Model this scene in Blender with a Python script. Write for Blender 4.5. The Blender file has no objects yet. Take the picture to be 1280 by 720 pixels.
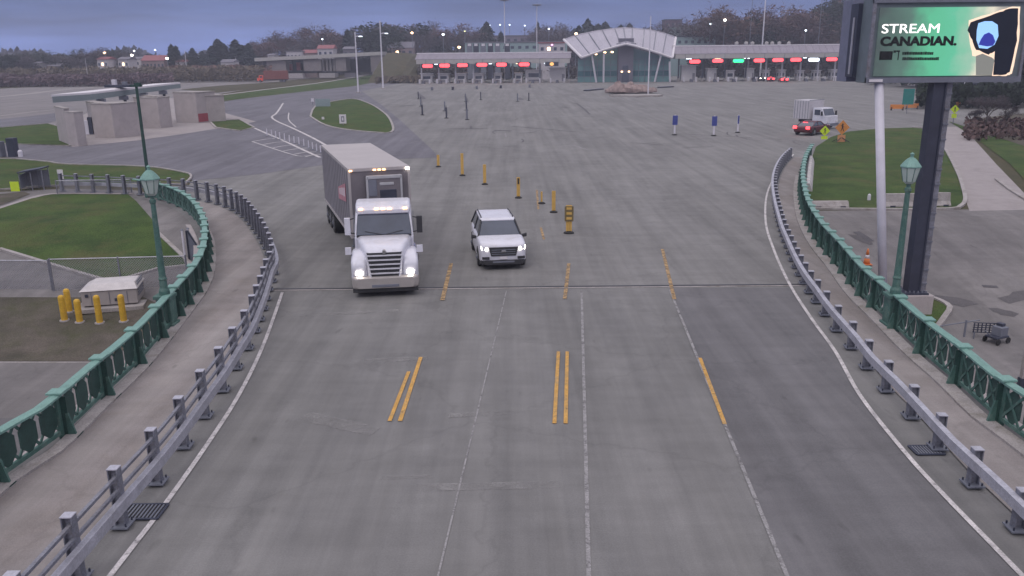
import bpy, bmesh, math, random
from mathutils import Vector, Matrix
random.seed(7)
C = bpy.context.scene.collection
SC = bpy.context.scene
R = math.radians
# ------------------------------------------------------------------ camera maths
F = 1030.0; H = 8.65
PIT = math.atan(292/1030); ROLL = math.atan(0.009)
def ray(px, py):
    u = (px-640)/F; v = (360-py)/F
    c, s = math.cos(ROLL), math.sin(ROLL)
    ul = u*c+v*s; vl = -u*s+v*c
    return Vector((ul, math.cos(PIT)+vl*math.sin(PIT), -math.sin(PIT)+vl*math.cos(PIT)))
def hT(Y):                                   # ground height beside the raised road deck
    if Y >= 44: return 0.0
    if Y <= 30: return -2.0
    return -2.0*(44-Y)/14
def g(px, py, z=0.0):
    d = ray(px, py); t = (z-H)/d.z
    return Vector((d.x*t, d.y*t, z))
def gT(px, py):                              # a point of the lower terrain
    lo, hi = -3.0, 0.5
    for _ in range(40):
        m = (lo+hi)/2; q = g(px, py, m)
        if hT(q.y) > m: lo = m
        else: hi = m
    return g(px, py, (lo+hi)/2)
def at(px, py, Y):
    d = ray(px, py); t = Y/d.y
    return Vector((d.x*t, Y, H+d.z*t))
def zat(x, y, py):                           # height at which the vertical over (x, y) meets image row py
    c, s = math.cos(ROLL), math.sin(ROLL)
    lo, hi = -10.0, 80.0
    for _ in range(50):
        m = (lo+hi)/2; Z = m-H
        w = y*math.cos(PIT)-Z*math.sin(PIT); v = y*math.sin(PIT)+Z*math.cos(PIT)
        vv = (x/w)*s+(v/w)*c
        if 360-vv*F > py: lo = m
        else: hi = m
    return (lo+hi)/2

# ------------------------------------------------------------------ materials
_M = {}
def mat(name, col, rough=0.7, metal=0.0, var=0.12, scale=3.0, bump=0.0, bscale=40.0, stretch=(1,1,1), col2=None, emit=None, es=1.0,
        stain=None, stscale=0.35, stamt=0.5, spec=0.5, alpha=None, world=True, fine=0.0):
    if name in _M: return _M[name]
    m = bpy.data.materials.new(name); m.use_nodes = True
    nt = m.node_tree; N = nt.nodes; L = nt.links
    b = N['Principled BSDF']
    b.inputs['Roughness'].default_value = rough; b.inputs['Metallic'].default_value = metal
    b.inputs['Specular IOR Level'].default_value = spec
    c4 = (*col, 1)
    if emit is not None:
        b.inputs['Base Color'].default_value = c4
        b.inputs['Emission Color'].default_value = (*emit, 1); b.inputs['Emission Strength'].default_value = es
        _M[name] = m; return m
    tc = N.new('ShaderNodeTexCoord'); mp = N.new('ShaderNodeMapping'); L.new(tc.outputs['Object'], mp.inputs[0])
    mp.inputs['Scale'].default_value = stretch
    n1 = N.new('ShaderNodeTexNoise'); n1.inputs['Scale'].default_value = scale; n1.inputs['Detail'].default_value = 8; n1.inputs['Roughness'].default_value = 0.62
    L.new(mp.outputs[0], n1.inputs['Vector'])
    rp = N.new('ShaderNodeValToRGB'); rp.color_ramp.elements[0].position = 0.3; rp.color_ramp.elements[1].position = 0.7
    a = col2 if col2 else tuple(max(0, k*(1-var)) for k in col); bb = col if col2 else tuple(min(1, k*(1+var)) for k in col)
    rp.color_ramp.elements[0].color = (*a, 1); rp.color_ramp.elements[1].color = (*bb, 1)
    L.new(n1.outputs['Fac'], rp.inputs[0]); out = rp.outputs[0]
    if stain:
        n2 = N.new('ShaderNodeTexNoise'); n2.inputs['Scale'].default_value = stscale; n2.inputs['Detail'].default_value = 6; n2.inputs['Roughness'].default_value = 0.7
        n2.inputs['Distortion'].default_value = 0.6
        L.new(mp.outputs[0], n2.inputs['Vector'])
        r2 = N.new('ShaderNodeValToRGB'); r2.color_ramp.elements[0].position = 0.48; r2.color_ramp.elements[1].position = 0.72
        r2.color_ramp.elements[0].color = (0,0,0,1); r2.color_ramp.elements[1].color = (stamt,)*3+(1,)
        L.new(n2.outputs['Fac'], r2.inputs[0])
        mx = N.new('ShaderNodeMixRGB'); mx.inputs[2].default_value = (*stain, 1); L.new(r2.outputs[0], mx.inputs[0]); L.new(out, mx.inputs[1]); out = mx.outputs[0]
    if fine:
        n3 = N.new('ShaderNodeTexNoise'); n3.inputs['Scale'].default_value = 28; n3.inputs['Detail'].default_value = 3
        L.new(tc.outputs['Object'], n3.inputs['Vector'])
        r3 = N.new('ShaderNodeMapRange'); r3.inputs[1].default_value = .3; r3.inputs[2].default_value = .7; r3.inputs[3].default_value = 1-fine; r3.inputs[4].default_value = 1+fine
        L.new(n3.outputs['Fac'], r3.inputs[0])
        m3 = N.new('ShaderNodeMixRGB'); m3.blend_type = 'MULTIPLY'; m3.inputs[0].default_value = 1; L.new(out, m3.inputs[1]); L.new(r3.outputs[0], m3.inputs[2]); out = m3.outputs[0]
    L.new(out, b.inputs['Base Color'])
    if bump:
        nb = N.new('ShaderNodeTexNoise'); nb.inputs['Scale'].default_value = bscale; nb.inputs['Detail'].default_value = 4
        L.new(tc.outputs['Object'], nb.inputs['Vector'])
        bp = N.new('ShaderNodeBump'); bp.inputs['Strength'].default_value = bump; bp.inputs['Distance'].default_value = 0.03
        L.new(nb.outputs['Fac'], bp.inputs['Height']); L.new(bp.outputs[0], b.inputs['Normal'])
    if alpha is not None: b.inputs['Alpha'].default_value = alpha
    _M[name] = m; return m

def pavement(name, base, streak, stain, lanes=True):
    """Worn concrete/asphalt: broad patches, wheel streaks along the road, oil drips and thin cracks, all in metres."""
    m = mat(name, base, rough=0.88, var=0.10, scale=0.9, bump=0.25, bscale=60, stain=stain, stscale=0.22, stamt=0.55, fine=0.10, spec=0.3)
    nt = m.node_tree; N = nt.nodes; L = nt.links; b = N['Principled BSDF']
    src = b.inputs['Base Color'].links[0].from_socket
    tc = N.new('ShaderNodeTexCoord')
    mp = N.new('ShaderNodeMapping'); mp.inputs['Scale'].default_value = (1.3, 0.05, 1); L.new(tc.outputs['Object'], mp.inputs[0])
    n = N.new('ShaderNodeTexNoise'); n.inputs['Scale'].default_value = 1.0; n.inputs['Detail'].default_value = 5; L.new(mp.outputs[0], n.inputs['Vector'])
    r = N.new('ShaderNodeValToRGB'); r.color_ramp.elements[0].position = .42; r.color_ramp.elements[1].position = .68
    r.color_ramp.elements[0].color = (0,0,0,1); r.color_ramp.elements[1].color = (.55,)*3+(1,)
    L.new(n.outputs['Fac'], r.inputs[0])
    mx = N.new('ShaderNodeMixRGB'); mx.inputs[2].default_value = (*streak, 1); L.new(r.outputs[0], mx.inputs[0]); L.new(src, mx.inputs[1])
    # oil drips
    v = N.new('ShaderNodeTexNoise'); v.inputs['Scale'].default_value = 2.2; v.inputs['Detail'].default_value = 2
    mp2 = N.new('ShaderNodeMapping'); mp2.inputs['Scale'].default_value = (1, .35, 1); L.new(tc.outputs['Object'], mp2.inputs[0]); L.new(mp2.outputs[0], v.inputs['Vector'])
    rv = N.new('ShaderNodeValToRGB'); rv.color_ramp.elements[0].position = .70; rv.color_ramp.elements[1].position = .78
    rv.color_ramp.elements[0].color = (0,0,0,1); rv.color_ramp.elements[1].color = (.45,)*3+(1,)
    L.new(v.outputs['Fac'], rv.inputs[0])
    m2 = N.new('ShaderNodeMixRGB'); m2.inputs[2].default_value = (base[0]*.45, base[1]*.45, base[2]*.45, 1)
    L.new(rv.outputs[0], m2.inputs[0]); L.new(mx.outputs[0], m2.inputs[1])
    # cracks: distorted voronoi cell borders, only where a mask lets them show
    vo = N.new('ShaderNodeTexVoronoi'); vo.feature = 'DISTANCE_TO_EDGE'; vo.inputs['Scale'].default_value = 0.16
    dn = N.new('ShaderNodeTexNoise'); dn.inputs['Scale'].default_value = 1.5; dn.inputs['Detail'].default_value = 4; L.new(tc.outputs['Object'], dn.inputs['Vector'])
    ad = N.new('ShaderNodeMixRGB'); ad.blend_type = 'ADD'; ad.inputs[0].default_value = 1.3; L.new(tc.outputs['Object'], ad.inputs[1]); L.new(dn.outputs['Color'], ad.inputs[2])
    L.new(ad.outputs[0], vo.inputs['Vector'])
    rc = N.new('ShaderNodeValToRGB'); rc.color_ramp.elements[0].position = 0.0; rc.color_ramp.elements[1].position = .012
    rc.color_ramp.elements[0].color = (.20,)*3+(1,); rc.color_ramp.elements[1].color = (0,0,0,1)
    L.new(vo.outputs['Distance'], rc.inputs[0])
    m4 = N.new('ShaderNodeMixRGB'); m4.inputs[2].default_value = (base[0]*.5, base[1]*.5, base[2]*.5, 1)
    L.new(rc.outputs[0], m4.inputs[0]); L.new(m2.outputs[0], m4.inputs[1])
    # tyre-polished tracks and broad pale and dark areas
    src = m4.outputs[0]
    for sc3, sz, lo, hi in (((1.1,.03,1),1.0,.87,1.12),((.5,.16,1),.45,.88,1.15),((.25,1.6,1),.9,.95,1.07)):
        q = N.new('ShaderNodeMapping'); q.inputs['Scale'].default_value = sc3; L.new(tc.outputs['Object'], q.inputs[0])
        nn = N.new('ShaderNodeTexNoise'); nn.inputs['Scale'].default_value = sz; nn.inputs['Detail'].default_value = 6; nn.inputs['Roughness'].default_value = .65; L.new(q.outputs[0], nn.inputs['Vector'])
        r5 = N.new('ShaderNodeMapRange'); r5.inputs[1].default_value = .36; r5.inputs[2].default_value = .64; r5.inputs[3].default_value = lo; r5.inputs[4].default_value = hi; L.new(nn.outputs['Fac'], r5.inputs[0])
        m5 = N.new('ShaderNodeMixRGB'); m5.blend_type = 'MULTIPLY'; m5.inputs[0].default_value = 1; L.new(src, m5.inputs[1]); L.new(r5.outputs[0], m5.inputs[2]); src = m5.outputs[0]
    L.new(src, b.inputs['Base Color'])
    return m

# ------------------------------------------------------------------ mesh builder
class MB:
    def __init__(s): s.v = []; s.f = []; s.m = []; s.mats = []
    def mi(s, m):
        if m not in s.mats: s.mats.append(m)
        return s.mats.index(m)
    def add(s, vs, fs, m):
        o = len(s.v); s.v += [tuple(v) for v in vs]; k = s.mi(m)
        for f in fs: s.f.append([o+i for i in f]); s.m.append(k)
    def hexa(s, p, m):      # 8 points: bottom 0-3, top 4-7
        s.add(p, [(3,2,1,0),(4,5,6,7),(0,1,5,4),(1,2,6,5),(2,3,7,6),(3,0,4,7)], m)
    def box(s, c, d, m, rz=0, rx=0, ry=0):
        x,y,z = d[0]/2,d[1]/2,d[2]/2
        M_ = Matrix.Translation(c) @ Matrix.Rotation(rz,4,'Z') @ Matrix.Rotation(ry,4,'Y') @ Matrix.Rotation(rx,4,'X')
        s.hexa([M_ @ Vector(q) for q in ((-x,-y,-z),(x,-y,-z),(x,y,-z),(-x,y,-z),(-x,-y,z),(x,-y,z),(x,y,z),(-x,y,z))], m)
    def prism(s, poly, z0, z1, m):
        n = len(poly)
        s.add([(p[0],p[1],z0) for p in poly]+[(p[0],p[1],z1) for p in poly],
              [tuple(range(n-1,-1,-1)), tuple(range(n,2*n))]+[(i,(i+1)%n,n+(i+1)%n,n+i) for i in range(n)], m)
    def tube(s, a, b, r0, m, r1=None, n=8, caps=True):
        a = Vector(a); b = Vector(b); r1 = r0 if r1 is None else r1
        d = (b-a).normalized(); u = d.orthogonal().normalized(); w = d.cross(u)
        vs = [a+(u*math.cos(t)+w*math.sin(t))*r0 for t in [2*math.pi*i/n for i in range(n)]]+[b+(u*math.cos(t)+w*math.sin(t))*r1 for t in [2*math.pi*i/n for i in range(n)]]
        fs = [(i,(i+1)%n,n+(i+1)%n,n+i) for i in range(n)]
        if caps: fs += [tuple(range(n-1,-1,-1)), tuple(range(n,2*n))]
        s.add(vs, fs, m)
    def loft(s, rings, m, caps=True):
        n = len(rings[0]); vs = [p for r in rings for p in r]; fs = []
        for k in range(len(rings)-1):
            for i in range(n): fs.append((k*n+i, k*n+(i+1)%n, (k+1)*n+(i+1)%n, (k+1)*n+i))
        if caps: fs += [tuple(range(n-1,-1,-1)), tuple(range((len(rings)-1)*n, len(rings)*n))]
        s.add(vs, fs, m)
    def lathe(s, prof, c, m, n=12):
        s.loft([[Vector(c)+Vector((r*math.cos(2*math.pi*i/n), r*math.sin(2*math.pi*i/n), z)) for i in range(n)] for r, z in prof], m)
    def sweep(s, pts, prof, m, closed=False):   # prof: (side, z) list, side = to the right of travel
        rings = []
        for i, p in enumerate(pts):
            a = pts[max(0,i-1)]; b = pts[min(len(pts)-1,i+1)]
            t = Vector((b[0]-a[0], b[1]-a[1], 0)).normalized(); nn = Vector((t.y, -t.x, 0))
            rings.append([Vector(p)+nn*q[0]+Vector((0,0,q[1])) for q in prof])
        s.loft(rings, m)
    def build(s, name, parent=None, bevel=0, smooth=False, loc=None, rz=0):
        me = bpy.data.meshes.new(name); me.from_pydata(s.v, [], s.f)
        for m in s.mats: me.materials.append(m)
        me.polygons.foreach_set('material_index', s.m)
        bm = bmesh.new(); bm.from_mesh(me); bmesh.ops.recalc_face_normals(bm, faces=bm.faces); bm.to_mesh(me); bm.free()
        if smooth: me.polygons.foreach_set('use_smooth', [True]*len(me.polygons))
        me.update()
        o = bpy.data.objects.new(name, me); C.objects.link(o)
        if parent: o.parent = parent
        if loc is not None: o.location = loc; o.rotation_euler.z = rz
        if bevel:
            b = o.modifiers.new('bevel', 'BEVEL'); b.width = bevel; b.segments = 2; b.limit_method = 'ANGLE'; b.harden_normals = False
        return o
def tag(o, label=None, cat=None, group=None, kind=None):
    if label: o['label'] = label
    if cat: o['category'] = cat
    if group: o['group'] = group
    if kind: o['kind'] = kind
    return o
def thing(name, label, cat, loc=(0,0,0), rz=0, group=None):
    o = bpy.data.objects.new(name, None); C.objects.link(o); o.location = loc; o.rotation_euler.z = rz
    o.empty_display_size = 0.3
    return tag(o, label, cat, group)
def copy_tree(o, parent=None):
    c = o.copy(); C.objects.link(c); c.parent = parent
    for ch in list(KIDS.get(o.name, [])) or [x for x in o.children]: copy_tree(ch, c)
    return c
KIDS = {}
def struct(o): o['kind'] = 'structure'; return o

def catmull(P, step=0.6):
    P = [Vector(p) for p in P]; P = [P[0]*2-P[1]]+P+[P[-1]*2-P[-2]]; out = []
    for i in range(1, len(P)-2):
        n = max(2, int((P[i+1]-P[i]).length/step))
        for k in range(n):
            t = k/n; a, b, c, d = P[i-1], P[i], P[i+1], P[i+2]
            out.append(0.5*((2*b)+(c-a)*t+(2*a-5*b+4*c-d)*t*t+(3*b-a-3*c+d)*t**3))
    out.append(P[-2]); return out
def resample(pts, sp, start=0.0):
    out = []; d = start; acc = 0
    for i in range(len(pts)-1):
        L_ = (pts[i+1]-pts[i]).length
        while d <= acc+L_:
            t = (d-acc)/L_; p = pts[i].lerp(pts[i+1], t); tg = (pts[i+1]-pts[i]).normalized()
            out.append((p, tg)); d += sp
        acc += L_
    return out
def offset(pts, d):
    out = []
    for i, p in enumerate(pts):
        a = pts[max(0,i-1)]; b = pts[min(len(pts)-1,i+1)]
        t = Vector((b[0]-a[0], b[1]-a[1], 0)).normalized(); out.append(Vector(p)+Vector((t.y,-t.x,0))*d)
    return out

# sheets that lie on the ground: polygon in world xy, cut where the ground bends
def sheet(name, poly, m, dz, terrain=True, z=None, thick=0.0, kind='structure'):
    bm = bmesh.new()
    vs = [bm.verts.new((p[0], p[1], 0)) for p in poly]
    f = bm.faces.new(vs); bmesh.ops.triangulate(bm, faces=[f])
    if terrain:
        for Y in (30, 44):
            bmesh.ops.bisect_plane(bm, geom=bm.verts[:]+bm.edges[:]+bm.faces[:], plane_co=(0,Y,0), plane_no=(0,1,0))
    for v in bm.verts: v.co.z = (hT(v.co.y) if terrain else (z or 0))+dz
    bmesh.ops.recalc_face_normals(bm, faces=bm.faces)
    if sum(ff.normal.z*ff.calc_area() for ff in bm.faces) < 0: bmesh.ops.reverse_faces(bm, faces=bm.faces)
    me = bpy.data.meshes.new(name); bm.to_mesh(me); bm.free(); me.materials.append(m)
    o = bpy.data.objects.new(name, me); C.objects.link(o); o['kind'] = kind
    return o
def PX(l, lift=True): return [gT(*p) for p in l]
def ribbon(name, pts, w, m, dz, terrain=True, closed=False):     # painted line as a flat strip
    L_ = offset(pts, -w/2); R_ = offset(pts, w/2); mb = MB(); n = len(pts)
    Z = (lambda p: hT(p.y)+dz) if terrain else (lambda p: dz)
    vs = [(p.x,p.y,Z(p)) for p in L_]+[(p.x,p.y,Z(p)) for p in R_]
    mb.add(vs, [(i, n+i, n+i+1, i+1) for i in range(n-1)], m)
    return struct(mb.build(name))
def kerb(name, pts, m, w=0.16, h=0.12, terrain=True):
    mb = MB(); pts = [Vector((p.x,p.y,(hT(p.y) if terrain else 0.0))) for p in pts]
    mb.sweep(pts, [(-w/2,-.05),(-w/2,h),(w/2,h),(w/2,-.05)], m)
    return struct(mb.build(name))
def rrect(w, zb, zt, r, y, cx=0.0, n=3):
    pts = []; hw = w/2
    for (qx,qz,a0) in ((hw-r,zt-r,0),(-hw+r,zt-r,90),(-hw+r,zb+r,180),(hw-r,zb+r,270)):
        for k in range(n+1):
            a = R(a0+90*k/n); pts.append(Vector((cx+qx+r*math.cos(a), y, qz+r*math.sin(a))))
    return pts
ORD = ['first','second','third','fourth','fifth','sixth','seventh','eighth','ninth','tenth','eleventh','twelfth','thirteenth','fourteenth','fifteenth','sixteenth','seventeenth','eighteenth','nineteenth','twentieth']
def nth(i, n, side='left'):
    if i == 0: return 'leftmost'
    if i == n-1: return 'rightmost'
    return ORD[i]+' from the left'
# ------------------------------------------------------------------ palette
deckM = pavement('deck_concrete', (.166,.163,.162), (.203,.198,.194), (.136,.134,.137))
laneM = pavement('lane_asphalt', (.135,.132,.138), (.155,.15,.156), (.112,.11,.117))
plazaM = pavement('plaza_concrete', (.176,.172,.170), (.210,.204,.199), (.142,.139,.140))
asphM = pavement('asphalt', (.135,.13,.15), (.155,.15,.168), (.11,.108,.125))
paleM = pavement('worn_asphalt', (.185,.172,.175), (.235,.215,.21), (.17,.16,.165))
lotM = pavement('lot_concrete', (.168,.158,.158), (.195,.182,.18), (.085,.08,.082))
walkM = pavement('walk_concrete', (.235,.213,.21), (.265,.248,.243), (.175,.145,.122))
pathM = mat('path_concrete', (.30,.27,.27), .9, var=.1, scale=1.2, stain=(.2,.18,.17), fine=.1, bump=.2)
kerbM = mat('kerb_concrete', (.34,.315,.31), .9, var=.18, scale=2, fine=.2, bump=.2, stain=(.17,.15,.12), stscale=1.1, stamt=.8)
grassM = mat('lawn_grass', (.072,.110,.032), .95, col2=(.034,.060,.021), scale=.45, bump=1.0, bscale=9, stain=(.105,.09,.045), stscale=.22, stamt=.75, fine=.5, spec=.1)
dullM = mat('dry_grass', (.10,.085,.055), .95, col2=(.055,.058,.034), scale=.25, bump=.8, bscale=10, fine=.25, spec=.1)
dirtM = mat('bare_dirt', (.135,.115,.10), .95, col2=(.065,.062,.048), scale=.55, bump=.8, bscale=12, stain=(.06,.07,.03), stscale=.5, stamt=.6, fine=.3, spec=.1)
whiteP = mat('white_road_paint', (.55,.52,.52), .8, var=.2, scale=2.5, fine=.2, stain=(.25,.24,.25), stscale=1.3, stamt=.8)
fadeP = mat('pale_joint_sealant', (.265,.257,.262), .9, var=.12, scale=2.2, fine=.2, stain=(.22,.212,.215), stscale=.9, stamt=.8)
def worn(m, lo, hi, sc):      # paint or sealant flaked away in places, showing the pavement under it
    nt = m.node_tree; N = nt.nodes; L = nt.links; tc = N.new('ShaderNodeTexCoord'); n = N.new('ShaderNodeTexNoise'); n.inputs['Scale'].default_value = sc; n.inputs['Detail'].default_value = 7; n.inputs['Roughness'].default_value = .7
    L.new(tc.outputs['Object'], n.inputs['Vector']); r = N.new('ShaderNodeMapRange'); r.inputs[1].default_value = lo; r.inputs[2].default_value = hi; L.new(n.outputs['Fac'], r.inputs[0]); L.new(r.outputs[0], N['Principled BSDF'].inputs['Alpha'])
worn(fadeP, .24, .52, 3.5); worn(whiteP, .22, .46, 6)
smearP = mat('pale_scuff', (.285,.278,.275), .9, var=.1, scale=2); worn(smearP, .38, .80, 1.6)
yelP = mat('yellow_road_paint', (.52,.29,.07), .8, var=.15, scale=3, fine=.25, stain=(.25,.2,.14), stscale=1.6, stamt=.8)
yelF = mat('worn_yellow_paint', (.38,.25,.12), .85, var=.2, scale=2, fine=.3); worn(yelF, .28, .58, 4); worn(yelP, .20, .44, 7)
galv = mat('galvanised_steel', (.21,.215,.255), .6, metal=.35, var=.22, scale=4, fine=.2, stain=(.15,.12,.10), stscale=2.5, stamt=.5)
galvL = mat('pale_galvanised_steel', (.42,.42,.475), .5, metal=.3, var=.18, scale=3, fine=.15, stain=(.27,.26,.28), stscale=1.2, stamt=.6)
greenM = mat('green_painted_steel', (.055,.13,.11), .7, var=.25, scale=3, stain=(.15,.21,.18), stscale=3.5, stamt=.8, fine=.15)
greenD = mat('dark_green_painted_steel', (.020,.060,.050), .6, var=.25, scale=3, fine=.2)
greenL = mat('pale_green_painted_steel', (.16,.30,.26), .55, var=.15, scale=3, fine=.15)
darkS = mat('dark_slate_steel', (.035,.04,.065), .5, var=.2, scale=2)
greyS = mat('grey_painted_steel', (.16,.17,.21), .55, var=.15, scale=2)
whiteS = mat('white_painted_steel', (.62,.60,.66), .5, var=.07, scale=2)
blk = mat('black_rubber', (.018,.018,.02), .8, var=.2)
blkP = mat('black_plastic', (.03,.03,.034), .55, var=.15)
chrome = mat('chrome', (.55,.55,.57), .22, metal=.9, var=.05)
truckW = mat('white_vehicle_paint', (.66,.66,.73), .3, var=.05, scale=1.5, stain=(.43,.41,.40), stscale=1.5, stamt=.55)
glassD = mat('vehicle_glass', (.055,.068,.10), .12, var=.2, scale=1.2, spec=.8)
ylw = mat('yellow_bollard_paint', (.60,.36,.03), .6, var=.15, scale=4, fine=.15)
orng = mat('orange_plastic', (.70,.20,.05), .6, var=.1)
lime = mat('fluorescent_yellow_green', (.55,.72,.03), .6, var=.06)
wallC = mat('precast_wall_concrete', (.40,.36,.36), .9, var=.1, scale=.8, stain=(.26,.235,.23), stscale=.6, stamt=.5, fine=.08)
canopyM = mat('canopy_roof_metal', (.24,.215,.26), .5, metal=.2, var=.08, scale=.4)
fasciaM = mat('canopy_fascia', (.42,.40,.39), .7, var=.08, scale=.6)
trimW = mat('white_trim', (.68,.65,.68), .5, var=.05)
def glow(name, col, s): return mat(name, (0.02,0.02,0.02), emit=col, es=s)
redE = glow('red_lamp_glow', (1,.05,.06), 3.6); greenE = glow('green_lamp_glow', (.02,1,.25), 2.4); warmE = glow('warm_lamp_glow', (1,.62,.35), 5)
headE = glow('headlight_glow', (1,.92,.80), 8); ambE = glow('amber_marker_glow', (1,.55,.25), 4); coldE = glow('cold_lamp_glow', (.8,.9,1), 4)

# ------------------------------------------------------------------ ground
mb = MB()
ys = [-60, 30, 44, 6000]
for i in range(3):
    y0, y1 = ys[i], ys[i+1]
    mb.add([(-5000,y0,hT(y0)),(5000,y0,hT(y0)),(5000,y1,hT(y1)),(-5000,y1,hT(y1))], [(0,1,2,3)], dullM)
struct(mb.build('ground'))

GLpx = [(-80,660),(0,604),(58,567),(119,509),(164,467),(195,432),(230,388),(247,365),(257,340),(259,315),(256,297),(245,277),(227,262),(200,251),(170,245)]
GRpx = [(1290,560),(1240,524),(1191,478),(1151,444),(1103,397),(1075,370),(1048,335),(1025,307),(1010,280),(1004,258),(1002,235),(1006,212),(1014,197)]
SLpx = [(142,673),(190,615),(224,570),(255,525),(277,493),(296,461),(310,437),(319,416),(330,385),(337,360),(343,345),(337,322),(325,298),(303,271),(272,256),(226,248),(150,243),(75,240)]
SRpx = [(1247,640),(1195,589),(1155,543),(1124,508),(1095,478),(1075,451),(1055,427),(1039,407),(1024,385),(1010,365),(998,343),(988,320),(980,300),(973,275),(969,255),(968,237),(972,220),(980,206),(990,196)]
def V(l): return [Vector((a,b,0)) for a,b in l]
GL = catmull(V([(-11,-20),(-10.9,0),(-10.8,12)])+[g(*p) for p in GLpx[1:]])
GR = catmull(V([(11.6,-20),(11.6,0),(11.6,10)])+[g(*p) for p in GRpx])
SL = catmull(V([(-7.5,-20),(-7.5,0),(-7.5,9.0)])+[g(*p) for p in SLpx])
SR = catmull(V([(9.1,-20),(9.15,0),(9.2,9)])+[g(*p) for p in SRpx])
YJ = g(640,359).y
def cut(pts, y): return [p for p in pts if p.y < y]+[Vector((min(pts, key=lambda q: abs(q.y-y)).x, y, 0))]
eL = offset(GL, -.35); eR = offset(GR, .35)
struct(sheet('bridge_deck', cut(eL,YJ)+cut(eR,YJ)[::-1], deckM, 0.0, terrain=False, z=0.0))
farL = [Vector((cut(eL,YJ)[-1].x, YJ, 0))]+[p for p in eL if p.y > YJ]; farR = [Vector((cut(eR,YJ)[-1].x, YJ, 0))]+[p for p in eR if p.y > YJ]
mid_far = [g(236,234), g(330,225), g(960,180), g(1000,185)]
sheet('approach_road', farL+mid_far+farR[::-1], plazaM, 0.018, terrain=False, z=0.0)
# sides of the raised deck
for nm, e, sgn in (('deck_side_wall', eL, -1), ('deck_side_wall', eR, 1)):
    m_ = MB(); q = [p for p in e if p.y < 47]
    prof = [(0,-2.6),(0,-.03),(sgn*.25,-.03),(sgn*.25,-2.6)]
    m_.sweep(q, prof, wallC); tag(m_.build(nm), 'concrete retaining wall under the green railing at the %s edge of the road' % ('left' if sgn < 0 else 'right'), 'retaining wall')
# expansion joint
a, b = farL[0], farR[0]
mb = MB(); mb.box(((a.x+b.x)/2, YJ-.02, .016), (b.x-a.x-.8, .16, .012), blkP); struct(mb.build('expansion_joint'))
mb = MB(); mb.box(((a.x+b.x)/2, YJ-.17, .012), (b.x-a.x-.8, .10, .012), kerbM); struct(mb.build('joint_edge_strip'))
# sidewalks between the two railings of each side
def between(A, B, y0, y1): return [p for p in A if y0 < p.y < y1], [p for p in B if y0 < p.y < y1]
A_, B_ = between(offset(GL, .05), offset(SL, -.25), -21, 60)
sheet('sidewalk_path', A_+B_[::-1], walkM, 0.03, terrain=False, z=0.0)
A_, B_ = between(offset(SR, .25), offset(GR, -.05), -21, 72)
sheet('sidewalk_path', A_+B_[::-1], walkM, 0.03, terrain=False, z=0.0)
kerb('railing_kerb', [p for p in offset(GL, .22) if p.y < 46], kerbM, w=.32, h=.09, terrain=False)
kerb('railing_kerb', [p for p in offset(GR, -.3) if p.y < 60], kerbM, w=.4, h=.09, terrain=False)
# dark resurfaced right lane
WL = [(140,718),(200,640),(260,555),(300,492),(330,430),(353,366)]
WR = [(1275,718),(1180,620),(1130,565),(1075,495),(1044,440),(1013,397),(986,354),(967,312),(957,277),(959,242),(971,218),(992,193)]
WLw = catmull(V([(-7.0,-20),(-7.0,5)])+[g(*p) for p in WL]); WRw = catmull(V([(8.5,-20),(8.6,5)])+[g(*p) for p in WR])
j_a, j_b = g(1000,760), g(836,360); J3 = [j_a.lerp(j_b, i/30-1.0) for i in range(61)]
sheet('resurfaced_lane', [p for p in J3 if p.y < YJ-.3]+[p for p in WRw if p.y < YJ-.3][::-1], laneM, 0.007, terrain=False, z=0.0)
ribbon('edge_line_marking', WLw, .11, whiteP, 0.024, terrain=False)
ribbon('edge_line_marking', WRw, .11, whiteP, 0.026, terrain=False)
def straight(P, k=24): return [P[0].lerp(P[-1], i/k) for i in range(k+1)]
ribbon('lane_joint_marking', straight([g(737,760), g(727,364)]), .085, fadeP, 0.012, terrain=False)
ribbon('lane_joint_marking', [p for p in J3 if p.y < YJ-.3], .08, fadeP, 0.016, terrain=False)
ribbon('lane_joint_marking', straight([g(538,760), g(633,364)]), .04, fadeP, 0.012, terrain=False)
for p0, p1, w, m_ in (((526,447),(500,527),.11,yelP),((511,465),(487,527),.10,yelP),((698,440),(693,530),.10,yelP),((709,440),(707,530),.10,yelP),
                      ((875,448),(906,531),.10,yelP),((564,330),(553,376),.16,yelF),((711,330),(706,374),.14,yelF),((828,312),(843,375),.14,yelF),
                      ((671,238),(673,262),.12,yelF),((676,285),(680,300),.12,yelF)):
    A_, B_ = g(*p0), g(*p1); n = 5
    ribbon('lane_dash_marking', [A_.lerp(B_, i/n) for i in range(n+1)], w, m_, 0.030 if A_.y > YJ else 0.021, terrain=False)
# faint scrape marks and seams across the plaza
for p0, p1, w in (((375,395),(500,388),.32),((455,452),(535,448),.34),((475,598),(540,596),.16),((560,520),(640,516),.25),((380,520),(470,540),.5),((520,610),(700,606),.3),((860,168),(1000,176),.5),((380,290),(440,320),.0)):
    if w: ribbon('concrete_seam_marking', [g(*p0).lerp(g(*p1), k_/10) for k_ in range(11)], w, smearP, 0.0105 if g(*p0).y < YJ else 0.0235, terrain=False)

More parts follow.
